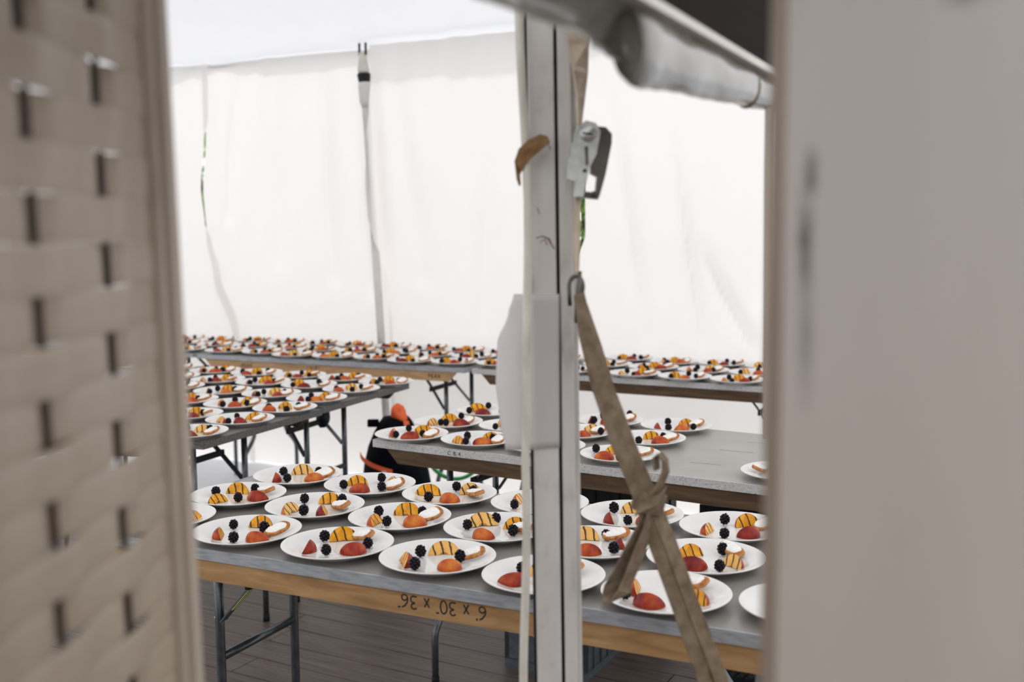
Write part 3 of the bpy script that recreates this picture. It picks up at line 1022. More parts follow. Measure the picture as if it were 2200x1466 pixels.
PB = [(-2.030, 6.699), (-1.745, 6.600), (-1.496, 6.509), (-1.282, 6.352), (-1.030, 6.268), (-0.778, 6.187), (-0.568, 6.025), (-0.315, 5.944),
      (-0.063, 5.863), (-2.141, 7.040), (-1.892, 6.949), (-1.647, 6.846), (-1.397, 6.758), (-1.185, 6.599), (-0.930, 6.527), (-0.682, 6.434),
      (-0.466, 6.280), (-0.217, 6.190), (-2.205, 7.360), (-1.968, 7.241), (-1.707, 7.191), (-1.469, 7.074), (-1.229, 6.963), (-0.987, 6.853),
      (-0.739, 6.759), (-0.506, 6.633), (-0.275, 6.503), (-0.037, 6.385)]
PR_ = [(0.287, 6.065), (0.306, 5.564), (0.513, 5.782), (0.664, 6.041), (0.741, 5.646), (0.616, 5.412), (0.847, 5.282), (0.882, 5.870),
       (0.979, 5.512), (1.131, 5.778), (1.081, 5.158), (1.219, 5.399), (1.351, 5.630)]

for tb0, L in (('N', PN), ('M', PM)):
    gs = grid_spots(L, lambda x, y: tb0)
    for i, (x, y, s) in enumerate(L):
        tb, where = gs[i]
        add_plate(x, y, tb, where)
        for k_, dx, dy in parse(s):
            add_item(k_, x, y, dx, dy, tb, where)

LAYOUTS = ["c-66,-14 k-40,38 k-42,-53 a8,50 b32,-60 k52,6 t76,2",
           "a-48,34 k-70,-22 b-5,-56 k28,62 k60,-14 t80,8",
           "c-70,-20 k-30,55 b0,-50 a40,45 k-20,-62 k66,16 t78,-16",
           "b-50,-44 a-10,50 k-72,6 k44,52 k20,-60 t76,0",
           "c-68,20 k-50,-36 k-10,66 b10,-58 a46,40 k46,-22 t84,14"]
def scatter(L, tbf):
    gs = grid_spots(L, tbf)
    for i, (x, y) in enumerate(L):
        tb, where = gs[i]
        add_plate(x, y, tb, where)
        for k_, dx, dy in parse(rf.choice(LAYOUTS)):
            add_item(k_, x, y, dx + rf.uniform(-0.009, 0.009), dy + rf.uniform(-0.009, 0.009), tb, where)
def tsel(x, y):
    return 'T1' if (Vector((x, y)) - fc).dot(q25) > -0.77 else 'T2'
scatter(PT, tsel)
d0, q0 = dirs(-25)
def bsel(x, y):
    u = (Vector((x, y)) - Vector((-0.256, 5.781))).dot(d0)
    return 'B0' if u < -1.85 else ('B1' if u < -0.01 else 'B2')
scatter(PB + PR_, bsel)

# ------------------------------------------------------------------ tent leg seen between the curtains
tl = empty('tent_pole', (0, 0, 0))
tag(tl, 'slim grey tent pole with black collar standing between the white curtains', 'tent pole')
def cpt(u, n, z):
    p = CO + UA * u + NA * n
    return Vector((p.x, p.y, z))
bot, topp = cpt(-1.06, -0.045, 0.0), cpt(-1.205, -0.05, 2.80)
obj('lower_tube', tube([bot, bot.lerp(topp, 0.87)], 0.026, 14), M['alu'], tl, smooth=True)
obj('foot_plate', tube([bot, bot + Vector((0, 0, 0.012))], 0.09, 20), M['alu'], tl)
obj('upper_tube', tube([bot.lerp(topp, 0.87), bot.lerp(topp, 0.885), bot.lerp(topp, 0.92), bot.lerp(topp, 0.93)], [0.026, 0.04, 0.042, 0.036], 16), M['alu'], tl, smooth=True)
obj('collar', tube([bot.lerp(topp, 0.925), bot.lerp(topp, 0.93), bot.lerp(topp, 0.945), bot.lerp(topp, 0.948)], [0.036, 0.038, 0.044, 0.040], 18), M['black_metal'], tl, smooth=True)
obj('crown', tube([bot.lerp(topp, 0.948), bot.lerp(topp, 0.955), bot.lerp(topp, 0.975), bot.lerp(topp, 0.995)], [0.034, 0.04, 0.03, 0.022], 16), M['trim'], tl, smooth=True)
for sgn in (-1, 1):
    p = bot.lerp(topp, 0.99) + Vector((UA.x, UA.y, 0)) * 0.024 * sgn
    obj('prong', tube([p, p + Vector((0, 0, 0.075))], 0.008, 8), M['black_metal'], tl, smooth=True)

# ------------------------------------------------------------------ near tent post with cable, straps, paper
pp = empty('tent_post', (0.07, 1.77, 0))
tag(pp, 'grooved aluminium tent post with dark slots, standing before the tables', 'tent pole')
def profile(xs, y0, y1, z0, z1):
    bm = boxbm((xs[0], y0, z0), (xs[1], y1, z1), 0.002)
    return bm
PX = 0.07
lean = 0.010
def leaned(bm):
    for v in bm.verts:
        v.co.x += (1.45 - v.co.z) * lean
    return bm
obj('face_panel', leaned(profile((0.033 - PX, 0.074 - PX), -0.02, 0.04, 0.0, 2.32)), M['alu'], pp)
obj('side_panel', leaned(profile((0.0795 - PX, 0.101 - PX), -0.018, 0.04, 0.0, 2.32)), M['alu'], pp)
obj('side_lip', leaned(profile((0.101 - PX, 0.110 - PX), 0.006, 0.04, 0.0, 2.32)), M['alu'], pp)
obj('core', leaned(profile((0.036 - PX, 0.098 - PX), 0.012, 0.042, 0.0, 2.30)), M['gasket'], pp)
obj('slot_gasket', leaned(profile((0.0740 - PX, 0.0795 - PX), -0.010, 0.015, 0.0, 2.30)), M['gasket'], pp)
obj('left_shade_strip', leaned(profile((0.0285 - PX, 0.033 - PX), 0.0, 0.04, 0.0, 2.32)), M['gasket'], pp)  # black strip standing in for the shadow between cable and face
obj('base_plate', boxbm((-0.10, -0.06, 0.0), (0.10, 0.10, 0.008)), M['alu'], pp)

for (sc) in ([(-0.030, 1.652), (-0.020, 1.655), (-0.008, 1.650), (-0.004, 1.638)], [(-0.024, 1.645), (-0.016, 1.650), (-0.012, 1.640)], [(-0.012, 1.652), (-0.006, 1.642), (0.0, 1.634)], [(-0.028, 1.70), (-0.024, 1.69)], [(-0.01, 1.80), (-0.006, 1.792)]):
    obj('scuff', ribbon([(x, -0.0204, z) for x, z in sc], (0.0004, 0, 0.0009), 0.0003), M['strap_dark'], pp)
pts = []
for i in range(40):
    z = 2.3 - 2.298 * i / 39
    x = 0.0225 + 0.0035 * math.sin(z * 5.1) + 0.003 * math.sin(z * 11.3 + 1) + (1.45 - z) * 0.004 - (0.004 if z < 1.3 else 0)
    pts.append((x, 1.733 + 0.003 * math.sin(z * 7), z))
cab = obj('cable', tube(pts, 0.0072, 10), M['cable'], None, smooth=True)
tag(cab, 'cream power cable running down the left side of the aluminium tent post', 'cable')

# folded tan strap end round the cable
bm = ribbon([(0.060, 1.726, 1.806), (0.050, 1.724, 1.804), (0.034, 1.722, 1.794), (0.020, 1.724, 1.782), (0.012, 1.728, 1.765), (0.012, 1.731, 1.748), (0.0145, 1.732, 1.735)],
            [(-0.002, 0, 0.005), (-0.004, 0, 0.010), (-0.006, 0, 0.011), (-0.007, 0, 0.010), (-0.006, 0, 0.007), (0.003, 0, 0.003), (0.0015, 0, 0.001)], 0.003)
ts = obj('strap_end', bm, M['strap_dark'], None)
tag(ts, 'short folded tan strap end wrapped round the cable on the post', 'strap')

# paper taped on the post
bm = bmesh.new()
cols = []
Ltab = [(1.562, 0.004), (1.53, -0.006), (1.484, -0.024), (1.417, -0.027), (1.36, -0.021), (1.311, -0.012)]
gl = edge(Ltab)
for j in range(21):
    z = 1.311 + (1.562 - 1.311) * j / 20
    row = []
    for i in range(17):
        f = i / 16
        x = gl(z) + (0.0765 - gl(z)) * f
        curl = max(0, 1 - f * 2.0)
        y = 1.7465 + 0.020 * curl ** 2 * (0.4 + 0.6 * math.sin((z - 1.28) * 10)) - 0.0
        zz = z - 0.006 * (1 - f) * (1 - j / 20)
        row.append(bm.verts.new((x, y, zz)))
    cols.append(row)
for j in range(20):
    for i in range(16):
        bm.faces.new([cols[j][i], cols[j][i + 1], cols[j + 1][i + 1], cols[j + 1][i]])
paper = obj('paper_sheet', thicken(bm, 0.0004), M['paper'], None, smooth=True)
tag(paper, 'curled white paper list taped to the aluminium tent post', 'paper')
bm = bmesh.new()
rp = random.Random(3)
for i in range(9):
    z = 1.52 - i * 0.021
    x0 = -0.012 + rp.uniform(0, 0.006)
    ribbon([(x0, 1.7405, z), (x0 + 0.012, 1.7415, z - 0.0015), (x0 + 0.024 + rp.uniform(0, 0.004), 1.7430, z)], (0, 0, 0.0004), 0.0003, bm)

# ratchet strap: upper webbing, ratchet buckle, hook, diagonal webbing
rs = empty('ratchet_strap', (0.11, 1.72, 0))
tag(rs, 'beige webbing ratchet strap with metal buckle hanging on the tent post', 'strap')
OX, OY = 0.11, 1.72
def sp(l): return [(x - OX, y - OY, z) for x, y, z in l]
obj('upper_webbing', ribbon(sp([(0.106, 1.735, 2.25), (0.105, 1.735, 2.05), (0.107, 1.733, 1.96), (0.110, 1.730, 1.91), (0.110, 1.728, 1.87), (0.108, 1.725, 1.83), (0.108, 1.722, 1.79)]),
                            [(0.019, 0, 0), (0.018, 0.003, 0), (0.017, 0.006, 0), (0.012, 0.014, 0), (0.007, 0.017, 0), (0.004, 0.018, 0), (0.004, 0.018, 0)], 0.0028), M['strap_light'], rs)
# ratchet: two zinc cheek plates, dark handle, spool
rt = empty('ratchet', (0.113 - OX, 1.715 - OY, 1.772))
rt.parent = rs
rt.rotation_euler = (0, RAD(9), 0)
cheek = [(-0.016, 0.050), (-0.006, 0.060), (0.010, 0.058), (0.019, 0.047), (0.018, 0.012), (0.011, -0.010), (0.008, -0.056), (-0.008, -0.058), (-0.008, -0.034), (-0.023, -0.032), (-0.025, -0.006), (-0.021, 0.006), (-0.023, 0.018), (-0.019, 0.030), (-0.021, 0.038)]
obj('cheek_plate', prism(cheek, -0.020, -0.0175), M['zinc'], rt)
obj('cheek_plate', prism(cheek, 0.0175, 0.020), M['zinc'], rt)
hp = [(0.012, 0.054), (0.026, 0.055), (0.037, 0.046), (0.039, 0.032), (0.037, -0.018), (0.033, -0.052), (0.027, -0.054), (0.025, -0.022), (0.014, -0.018), (0.012, 0.03)]
obj('handle', prism(hp, -0.016, 0.016), M['dark_steel'], rt)
obj('handle_grip', tube([(0.024, -0.021, -0.049), (0.024, 0.021, -0.049)], 0.0045, 10), M['dark_steel'], rt, smooth=True)
obj('lower_link', prism([(0.007, -0.047), (0.031, -0.047), (0.032, -0.056), (0.006, -0.057)], -0.018, 0.018), M['dark_steel'], rt)
obj('spool', tube([(0.0, -0.024, 0.040), (0.0, 0.022, 0.040)], 0.0125, 16), M['zinc'], rt, smooth=True)
sl = bmesh.new()
box(sl, (-0.009, -0.0246, 0.0385), (0.009, -0.0238, 0.0415))
obj('spool_slot', sl, M['gasket'], rt).rotation_euler = (0, 0, 0)
obj('pawl', prism([(-0.002, 0.020), (0.003, 0.022), (0.008, -0.006), (0.004, -0.008)], -0.0225, -0.020), M['dark_steel'], rt)
obj('rivet', tube([(0.004, -0.0235, -0.016), (0.004, -0.020, -0.016)], 0.003, 10), M['gasket'], rt, smooth=True)
obj('lower_webbing', ribbon(sp([(0.106, 1.722, 1.735), (0.1045, 1.724, 1.70), (0.1035, 1.726, 1.64), (0.1035, 1.724, 1.59)]), [(0.007, 0.014, 0), (0.005, 0.015, 0), (0.005, 0.015, 0), (0.003, 0.010, 0)], 0.003), M['strap_light'], rs)
hk = []
for i in range(15):
    a = math.pi * 1.35 * i / 14
    hk.append((0.102 - 0.011 * math.cos(a), 1.716, 1.575 + 0.017 * math.sin(a)))
hk = [(0.0925, 1.716, 1.545), (0.0915, 1.716, 1.56)] + hk
obj('hook', tube(sp(hk), 0.0035, 10), M['dark_steel'], rs, smooth=True)
obj('hook_shank', tube(sp([(0.108, 1.712, 1.60), (0.106, 1.711, 1.575), (0.103, 1.711, 1.545), (0.1015, 1.711, 1.518)]), [0.003, 0.0045, 0.004, 0.0028], 10), M['dark_steel'], rs, smooth=True)

# diagonal doubled webbing down to the deck
dg = empty('guy_strap', (0.66, 1.66, 0))
tag(dg, 'doubled beige webbing strap slanting from the post down past the handwritten table', 'strap')
def gp(l): return [(x - 0.66, y - 1.66, z) for x, y, z in l]
A_ = [(0.106, 1.708, 1.565), (0.117, 1.706, 1.50), (0.136, 1.703, 1.42), (0.170, 1.698, 1.32), (0.203, 1.693, 1.24), (0.229, 1.690, 1.16), (0.265, 1.687, 1.06), (0.300, 1.684, 0.96), (0.330, 1.68, 0.87), (0.612, 1.66, 0.0)]
obj('front_webbing', ribbon(gp(A_), [(0.008, 0.004, 0.003)] + [(0.0112, 0.003, 0.003)] * 9, 0.003), M['strap'], dg)
B_ = [(0.112, 1.713, 1.545), (0.131, 1.711, 1.48), (0.152, 1.709, 1.41), (0.190, 1.704, 1.31), (0.222, 1.699, 1.235), (0.252, 1.697, 1.16), (0.288, 1.694, 1.06), (0.324, 1.690, 0.965), (0.356, 1.687, 0.87), (0.642, 1.665, 0.0)]
obj('rear_webbing', ribbon(gp(B_), [(0.007, 0.006, 0.003)] + [(0.0105, 0.006, 0.003)] * 9, 0.003), M['strap'], dg)
# knot round both straps
kc = Vector((0.216, 1.695, 1.232))
ring = []
for j in range(18):
    a = 2 * math.pi * j / 16
    ring.append((kc.x - 0.66 + 0.0245 * math.cos(a), kc.y - 1.66 + (0.0125 + 0.0008 * (j / 17)) * math.sin(a), kc.z - 0.006 * math.cos(a)))
obj('knot', ribbon(ring, (0.004, 0, 0.0155), 0.003), M['strap'], dg)
obj('knot_cross', ribbon(gp([(0.196, 1.683, 1.222), (0.210, 1.679, 1.232), (0.228, 1.679, 1.240), (0.240, 1.684, 1.252)]), (0.004, 0.002, 0.010), 0.003), M['strap'], dg)
tail = [(0.222, 1.684, 1.245), (0.232, 1.682, 1.262), (0.241, 1.682, 1.285), (0.240, 1.684, 1.302), (0.232, 1.688, 1.312), (0.226, 1.690, 1.306), (0.228, 1.692, 1.285)]
obj('tail', ribbon(gp(tail), [(0.006, 0.006, -0.002)] * 3 + [(0.005, 0.008, 0)] * 4, 0.003), M['strap'], dg)
loop = [(0.218, 1.684, 1.222), (0.211, 1.681, 1.195), (0.203, 1.679, 1.165), (0.190, 1.677, 1.13), (0.177, 1.675, 1.10), (0.168, 1.674, 1.082), (0.160, 1.680, 1.078), (0.156, 1.686, 1.086), (0.161, 1.689, 1.105), (0.176, 1.690, 1.135), (0.190, 1.690, 1.165), (0.203, 1.690, 1.195), (0.213, 1.690, 1.222)]
obj('hanging_loop', ribbon(gp(loop), [(0.005, 0.004, 0.0)] * 2 + [(0.012, 0.008, 0.004)] * 3 + [(0.0165, 0.006, 0.006)] * 4 + [(0.013, 0.008, 0.004)] * 2 + [(0.007, 0.006, 0)] * 2, 0.0026), M['strap'], dg)

# ------------------------------------------------------------------ header with rolled-up clear vinyl
HD = Vector((0.43, 0.903)).normalized()
HN = Vector((HD.y, -HD.x))     # towards the camera side
H0 = Vector((0.035, 0.9))
HA = math.atan2(HD.y, HD.x)
tr1 = obj('trim_1', boxbm((-0.74, -0.006, 1.889), (2.6, 0.012, 1.899)), M['trim'], None, loc=(H0.x, H0.y, 0))
tr1.rotation_euler = (0, 0, HA)
tag(tr1, 'thin off-white trim strip along the lower edge of the dark board', None, None, 'structure')
fa = obj('trim_2', boxbm((-0.74, -0.004, 1.899), (2.6, 0.02, 2.14)), M['fascia'], None, loc=(H0.x, H0.y, 0))
fa.rotation_euler = (0, 0, HA)
tag(fa, 'dark brown board above the rolled-up vinyl', None, None, 'structure')

rl = empty('vinyl_roll', (H0.x, H0.y, 0), HA)
tag(rl, 'rolled-up cloudy clear vinyl sidewall hanging under the off-white trim', 'vinyl roll')
bm = bmesh.new()
rings = []
NS, NK = 70, 28
for i in range(NS + 1):
    s = 0.228 + 0.95 * i / NS
    zlo = 1.813 + 0.05 * (s - 0.24)
    cz, rz_ = (1.893 + zlo) / 2, (1.893 - zlo) / 2
    ring = []
    for k_ in range(NK):
        a = 2 * math.pi * k_ / NK
        w = 1 + 0.07 * noise.noise(Vector((s * 9, math.cos(a) * 1.2, math.sin(a) * 1.2))) + 0.035 * math.sin(2 * a + s * 30) + 0.05 * noise.noise(Vector((s * 34 + math.sin(a) * 3, math.cos(a) * 2, math.sin(a) * 1.5)))
        w *= (1.06 if 1 < i < 5 else 1.0) * (0.84 if i == 0 else 1.0)
        ring.append(bm.verts.new((s, 0.018 + 0.019 * w * math.cos(a), cz + rz_ * w * math.sin(a))))
    rings.append(ring)
for i in range(NS):
    for k_ in range(NK):
        bm.faces.new([rings[i][k_], rings[i][(k_ + 1) % NK], rings[i + 1][(k_ + 1) % NK], rings[i + 1][k_]])
bm.faces.new(rings[-1])
# the rolled layers at the open end
prev = rings[0]
for q, (sc, ds) in enumerate(((0.78, 0.012), (0.70, 0.002), (0.45, 0.010), (0.36, 0.002), (0.1, 0.012))):
    c0 = Vector((0.228, 0.018, 1.848))
    ring = [bm.verts.new((0.228 + ds, c0.y + (v.co.y - c0.y) * sc / 0.86, c0.z + (v.co.z - c0.z) * sc / 0.86)) for v in rings[0]]
    for k_ in range(NK):
        bm.faces.new([prev[k_], prev[(k_ + 1) % NK], ring[(k_ + 1) % NK], ring[k_]])
    prev = ring
bm.faces.new(prev)
obj('roll', bm, M['vinyl'], rl, smooth=True)
bm = bmesh.new()
g = []
for i in range(61):
    s = -0.70 + 1.00 * i / 60
    row = []
    for j in range(13):
        f = j / 12
        h = 0.052 if s < 0.12 else 0.052 + 0.02 * (s - 0.12) / 0.18
        z = 1.893 - h * f
        y = 0.010 + 0.030 * math.sin(math.pi * f * 0.9) + 0.012 * noise.noise(Vector((s * 16, f * 3, 1.0))) + 0.006 * noise.noise(Vector((s * 45, f * 5, 4.0)))
        z += 0.004 * noise.noise(Vector((s * 12, f * 2, 7)))
        row.append(bm.verts.new((s, y, z)))
    g.append(row)
for i in range(60):
    for j in range(12):
        bm.faces.new([g[i][j], g[i][j + 1], g[i + 1][j + 1], g[i + 1][j]])
obj('gathered_sheet', thicken(bm, 0.001), M['vinyl'], rl, smooth=True)
for s in (1.02, 0.74):
    pts = [(s, 0.018 + 0.0185 * math.cos(a), 1.866 + 0.029 * math.sin(a)) for a in [2 * math.pi * q / 20 for q in range(21)]]
    obj('tie', tube(pts, 0.002, 6, caps=False), M['strap'], rl, smooth=True)
hs = obj('hanging_strap', ribbon([(0.389, 1.66, 1.885), (0.389, 1.66, 1.75), (0.391, 1.66, 1.55), (0.392, 1.66, 1.42), (0.393, 1.66, 1.34)], (0.006, 0.003, 0), 0.002), M['frame_paint'], None)
tag(hs, 'plain beige strap hanging straight down from the end of the vinyl roll', 'strap')

# ------------------------------------------------------------------ woven screen on one side of the gap
wl = empty('wall_left', (-0.322, 1.0, 0), RAD(90 - 2.06))
wl.rotation_euler = (RAD(-0.9), 0, RAD(90 - 2.06))
wl.location.x += 0.029
tag(wl, 'off-white woven strip screen with a painted end post', None, None, 'structure')
# local x runs away from the viewer (0 = at the post), local y = to the left
ROW, COLP, COL0 = 0.0357, 0.122, -0.118
def strip_mesh(par):
    bm = bmesh.new()
    n = 200
    x0, x1 = -1.35, -0.028
    rows = []
    for i in range(n + 1):
        x = x0 + (x1 - x0) * i / n
        k_ = (x - COL0) / COLP          # integer at an upright
        j = round(k_)
        d = (k_ - j) * COLP
        behind = (j + par) % 2 == 0
        y = -0.0012 * math.cos(2 * math.pi * k_)
        if behind:
            y += 0.0105 * math.exp(-(d / 0.017) ** 2)
        else:
            y -= 0.0042 * math.exp(-(d / 0.032) ** 2)
        t = 0.0008
        h = ROW * 0.497
        rows.append([bm.verts.new(q) for q in ((x, y - t + 0.0007, -h), (x, y - t, -h * 0.55), (x, y - t, h * 0.55), (x, y - t + 0.0007, h), (x, y + t + 0.0007, h), (x, y + t + 0.0007, -h))])
    for a, b in zip(rows, rows[1:]):
        for k_ in range(6):
            bm.faces.new([a[k_], a[(k_ + 1) % 6], b[(k_ + 1) % 6], b[k_]])
    bm.faces.new(rows[0][::-1])
    bm.faces.new(rows[-1])
    bmesh.ops.recalc_face_normals(bm, faces=bm.faces)
    me = bpy.data.meshes.new('strip')
    bm.to_mesh(me)
    bm.free()
    me.materials.append(M['weave'])
    return me
sm = [strip_mesh(0), strip_mesh(1)]
for i in range(60):
    zc = 1.786 + (i - 48) * ROW
    o = raw('strip', sm[i % 2], wl)
    o.location = (0, 0, zc)
    o.rotation_euler = (RAD(random.uniform(-1.8, 1.8)), 0, 0)
for k_ in range(-9, 1):
    x = k_ * COLP + COL0
    obj('upright_rod', boxbm((x - 0.0028, 0.003, 0.0), (x + 0.0028, 0.0065, 2.24)), M['weave_rod'], wl)
obj('end_post', boxbm((-0.020, -0.016, 0.0), (0.0, 0.020, 2.26), 0.003), M['frame_paint'], wl)
obj('end_post_bead', boxbm((-0.031, -0.009, 0.0), (-0.020, 0.016, 2.26), 0.0025), M['frame_paint'], wl)
obj('top_rail', boxbm((-1.4, -0.014, 2.22), (-0.031, 0.020, 2.26), 0.003), M['frame_paint'], wl)

# board on the other side: local x from the far edge towards the viewer
wr = empty('wall_right', (0.1735, 0.70, 0), RAD(-72))
tag(wr, 'stained off-white painted board with a weathered edge strip', None, None, 'structure')
# local x towards viewer-right, local -y faces the gap
obj('board', boxbm((0.0, 0.0, 0.0), (1.3, 0.03, 2.4), 0.003), M['board'], wr)
obj('edge_strip', boxbm((-0.0165, -0.002, 0.0), (-0.001, 0.034, 2.4), 0.003), M['frame_paint'], wr)

# ------------------------------------------------------------------ unseen low walls added around the camera to block low light
wb = obj('light_block_front', boxbm((-1.9, -1.5, 0), (1.9, -1.4, 1.15)), M['light_block'], None)
tag(wb, 'unseen brown wall added behind the camera to block low light', None, None, 'structure')
wb2 = obj('light_block_board_side', boxbm((1.8, -1.4, 0), (1.9, 1.2, 1.15)), M['light_block'], None)
tag(wb2, 'unseen brown wall added beyond the stained board to block low light', None, None, 'structure')
wb3 = obj('light_block_screen_side', boxbm((-1.9, -1.4, 0), (-1.8, 1.6, 1.15)), M['light_block'], None)
tag(wb3, 'unseen brown wall added beyond the woven screen to block low light', None, None, 'structure')

# ------------------------------------------------------------------ crates and clutter under the tables
def crate(name, label, center, deg, w, d, h, m, lattice=True, z0=0.0):
    root = empty(name, (center[0], center[1], z0), RAD(deg))
    tag(root, label, 'crate', 'plastic crates under the tables')
    t = 0.012
    obj('base', boxbm((-w / 2 + 0.005, -d / 2 + 0.005, 0), (w / 2 - 0.005, d / 2 - 0.005, 0.01)), m, root)
    for z in (h - 0.028, 0.0):
        bm = bmesh.new()
        hh = 0.028 if z else 0.035
        box(bm, (-w / 2, -d / 2, z), (w / 2, -d / 2 + t, z + hh))
        box(bm, (-w / 2, d / 2 - t, z), (w / 2, d / 2, z + hh))
        box(bm, (-w / 2, -d / 2 + t, z), (-w / 2 + t, d / 2 - t, z + hh))
        box(bm, (w / 2 - t, -d / 2 + t, z), (w / 2, d / 2 - t, z + hh))
        obj('top_rim' if z else 'bottom_rim', bm, m, root)
    for sx in (-1, 1):
        for sy in (-1, 1):
            x0 = sx * (w / 2) - (t * 1.6 if sx > 0 else 0)
            y0 = sy * (d / 2) - (t * 1.6 if sy > 0 else 0)
            obj('corner_post', boxbm((x0, y0, 0.035), (x0 + t * 1.6, y0 + t * 1.6, h - 0.028)), m, root)
    za, zb = 0.03, h - 0.026
    for side in range(4):
        bm = bmesh.new()
        ln = w if side < 2 else d
        nb = 10
        def put(u0, z0_, u1, z1_):
            off = (-d / 2 if side == 0 else d / 2) if side < 2 else (-w / 2 if side == 2 else w / 2)
            inn = 0.006 if off < 0 else -0.006
            q = [(u0, off + inn, z0_), (u1, off + inn, z1_)] if side < 2 else [(off + inn, u0, z0_), (off + inn, u1, z1_)]
            tube(q, 0.0035, 4, bm)
        if lattice:
            st = ln / nb
            H = zb - za
            for i in range(-int(H / st) - 1, nb + 1):
                for sg in (1, -1):
                    u0, z0_ = -ln / 2 + i * st, za
                    u1, z1_ = u0 + H, zb
                    if u0 < -ln / 2:
                        z0_ += -ln / 2 - u0
                        u0 = -ln / 2
                    if u1 > ln / 2:
                        z1_ -= u1 - ln / 2
                        u1 = ln / 2
                    if u1 - u0 > 0.01:
                        put(sg * u0, z0_, sg * u1, z1_)
        else:
            off = {0: (-ln / 2, -d / 2, ln / 2, -d / 2 + 0.006), 1: (-ln / 2, d / 2 - 0.006, ln / 2, d / 2), 2: (-w / 2, -ln / 2, -w / 2 + 0.006, ln / 2), 3: (w / 2 - 0.006, -ln / 2, w / 2, ln / 2)}[side]
            box(bm, (off[0], off[1], za), (off[2], off[3], zb))
            for i in range(1, 5):
                u = -ln / 2 + ln * i / 5
                if side == 0: box(bm, (u - 0.004, -d / 2 - 0.006, za), (u + 0.004, -d / 2, zb))
                if side == 2: box(bm, (-w / 2 - 0.006, u - 0.004, za), (-w / 2, u + 0.004, zb))
                if side == 3: box(bm, (w / 2, u - 0.004, za), (w / 2 + 0.006, u + 0.004, zb))
        obj('side_lattice' if lattice else 'side_panel', bm, m, root)
    return root
dA, qA = dirs(-28)
ca = Vector((-0.037, 4.0)) + dA * 0.17 + qA * 0.165
crate('plastic_crate', 'slate blue ribbed crate on the deck with clear film over its rim', ca, -28, 0.34, 0.33, 0.20, M['blue_plastic'], False)
fb = bmesh.new()
g = []
for i in range(25):
    row = []
    for j in range(13):
        u = -0.19 + 0.38 * i / 24
        v_ = -0.19 + 0.30 * j / 12
        z = 0.204 + 0.02 * abs(noise.noise(Vector((u * 14, v_ * 14, 2)))) + 0.008 * abs(noise.noise(Vector((u * 40, v_ * 40, 5))))
        if v_ < -0.168: z -= (-(v_ + 0.168)) * 2.6 + 0.02 * noise.noise(Vector((u * 20, 0, 1)))
        if u < -0.172: z -= (-(u + 0.172)) * 2.4
        row.append(fb.verts.new((u, v_, z)))
    g.append(row)
for i in range(24):
    for j in range(12):
        fb.faces.new([g[i][j], g[i][j + 1], g[i + 1][j + 1], g[i + 1][j]])
fm = obj('plastic_film', fb, M['film'], None, loc=(ca.x, ca.y, 0))
fm.rotation_euler = (0, 0, RAD(-28))
tag(fm, 'crumpled clear plastic film draped over the slate blue crate', 'plastic film')
cb_ = Vector((0.375, 4.47))
crate('plastic_crate', 'wide black crate on the deck beneath the dark-aproned table, under another', cb_, -30, 0.52, 0.36, 0.33, M['black_plastic'], False)
crate('plastic_crate', 'wide black crate stacked on top under the dark-aproned table', cb_, -30, 0.52, 0.36, 0.33, M['black_plastic'], False, z0=0.3305)
cc = Vector((0.90, 3.93))
crate('milk_crate', 'black lattice milk crate standing on the deck, under another lattice crate', cc, -28, 0.33, 0.33, 0.33, M['black_plastic'], True)
crate('milk_crate', 'black lattice milk crate stacked on top of another lattice crate', cc, -28, 0.33, 0.33, 0.33, M['black_plastic'], True, z0=0.3305)

# black gear bag with orange cloth
bg_ = empty('gear_bag', (-0.63, 5.66, 0))
tag(bg_, 'black nylon gear bag with orange strap and orange cloth in its mouth', 'bag')
bm = bmesh.new()
rings = []
prof = [(0.0, 0.155, 0.12), (0.03, 0.185, 0.15), (0.15, 0.195, 0.16), (0.30, 0.185, 0.15), (0.42, 0.160, 0.13), (0.52, 0.135, 0.11), (0.60, 0.115, 0.095), (0.65, 0.09, 0.08), (0.675, 0.07, 0.06)]
for z, rx, ry in prof:
    ring = []
    for k_ in range(28):
        a = 2 * math.pi * k_ / 28
        w = 1 + 0.14 * noise.noise(Vector((math.cos(a) * 1.4, math.sin(a) * 1.4, z * 5))) + 0.05 * noise.noise(Vector((math.cos(a) * 4, math.sin(a) * 4, z * 16)))
        ring.append(bm.verts.new((rx * w * math.cos(a) + 0.02 * z, ry * w * math.sin(a), z)))
    rings.append(ring)
for a, b in zip(rings, rings[1:]):
    for k_ in range(28):
        bm.faces.new([a[k_], a[(k_ + 1) % 28], b[(k_ + 1) % 28], b[k_]])
bm.faces.new(rings[0][::-1])
bm.faces.new(rings[-1])
obj('bag_body', bm, M['bag'], bg_, smooth=True)
bm = bmesh.new()
bmesh.ops.create_icosphere(bm, subdivisions=3, radius=0.043)
for v in bm.verts:
    v.co *= 1 + 0.45 * noise.noise(v.co * 28)
    v.co.z *= 1.3
    v.co += Vector((0.035, -0.02, 0.692))
obj('orange_cloth', bm, M['orange'], bg_, smooth=True)
obj('orange_tab', ribbon([(0.075, -0.09, 0.67), (0.088, -0.112, 0.62), (0.086, -0.125, 0.565)], (0.014, 0.003, 0), 0.003), M['orange'], bg_)
obj('carry_tab', boxbm((-0.135, -0.03, 0.625), (-0.075, 0.0, 0.665), 0.006), M['bag'], bg_)
pts = []
for k_ in range(12):
    a = math.pi * (1.06 + 0.44 * k_ / 11)
    pts.append((0.185 * math.cos(a) + 0.01, 0.172 * math.sin(a) - 0.012, 0.485 - 0.065 * (k_ / 11)))
obj('orange_strap', ribbon(pts, (0, 0, 0.012), 0.004), M['orange'], bg_)
obj('white_tag', boxbm((-0.045, -0.186, 0.375), (-0.02, -0.182, 0.425)), M['white_plastic'], bg_)

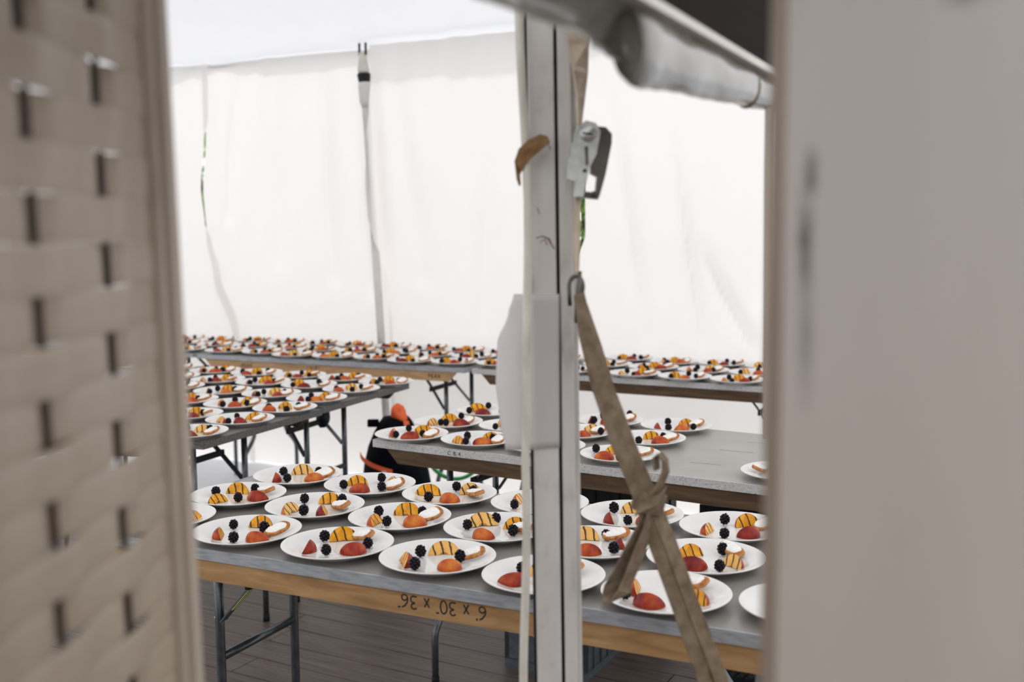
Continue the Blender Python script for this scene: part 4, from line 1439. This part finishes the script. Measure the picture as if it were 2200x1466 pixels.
# green hose coil hung on a table leg
pts = []
hc = Vector((-0.325, 5.86, 0.455))
hu = Vector((0.93, -0.30, 0.0)).normalized()
for i in range(61):
    a = 2 * math.pi * 1.5 * i / 60
    pts.append(hc + hu * (0.165 * math.cos(a)) + Vector((0, 0.010 * i / 60, 0.165 * math.sin(a))))
hose = obj('garden_hose', tube(pts, 0.011, 10), M['green'], None, smooth=True)
tag(hose, 'green hose loop hanging by the leg of the letter-stamped table', 'hose')

# ------------------------------------------------------------------ outdoors behind the tent
gr = obj('ground', boxbm((-40, -40, -0.30), (40, 60, -0.16)), M['bounce_ground'], None)
tag(gr, 'ground outside the tent, made pale to bounce light into the curtains', None, None, 'structure')
def bush(loc, h, wdt, label, n, seed):
    rnd = random.Random(seed)
    root = empty('leafy_bush', loc)
    tag(root, label, 'bush')
    obj('stem', tube([(0, 0, 0), (0.03, 0.02, h * 0.5), (0, 0, h * 0.9)], [0.05, 0.035, 0.015], 8), M['bark'], root, smooth=True)
    bm = bmesh.new()
    for i in range(n):
        while True:
            p = Vector((rnd.uniform(-1, 1), rnd.uniform(-1, 1), rnd.uniform(-1, 1)))
            if p.length < 1: break
        c = Vector((p.x * wdt, p.y * wdt, h * 0.52 + p.z * h * 0.48))
        q = Matrix.Rotation(rnd.uniform(0, 6.28), 3, 'Z') @ Matrix.Rotation(rnd.uniform(-1.2, 1.2), 3, 'X')
        s = rnd.uniform(0.05, 0.10)
        vs = [bm.verts.new(c + q @ Vector(v) * s) for v in ((0, -1, 0), (0.4, 0, 0.12), (0, 1, 0), (-0.4, 0, 0.12))]
        bm.faces.new(vs)
    lf = obj('foliage', bm, M['leaf'], root)
    lf['kind'] = 'stuff'
    return root
bush((0.62, 9.6, -0.16), 2.9, 0.8, 'green leafy bush outside, seen through the curtain gap beside the post', 2600, 4)
bush((-3.45, 12.2, -0.16), 2.9, 0.8, 'green leafy bush outside, seen through the slit beyond the woven screen', 2200, 8)

# tape marks on the bare table end
for (u0, n0_, ln, a) in ((1.18, 0.60, 0.10, 6), (1.14, 0.43, 0.12, 4), (1.13, 0.20, 0.10, 5)):
    o = obj('tape_mark', boxbm((0, -0.0012, 0), (ln, 0.0012, 0.0004)), M['mark'], tM)
    o.location = (u0, n0_, TOP + 0.0002)
    o.rotation_euler = (0, 0, RAD(a))
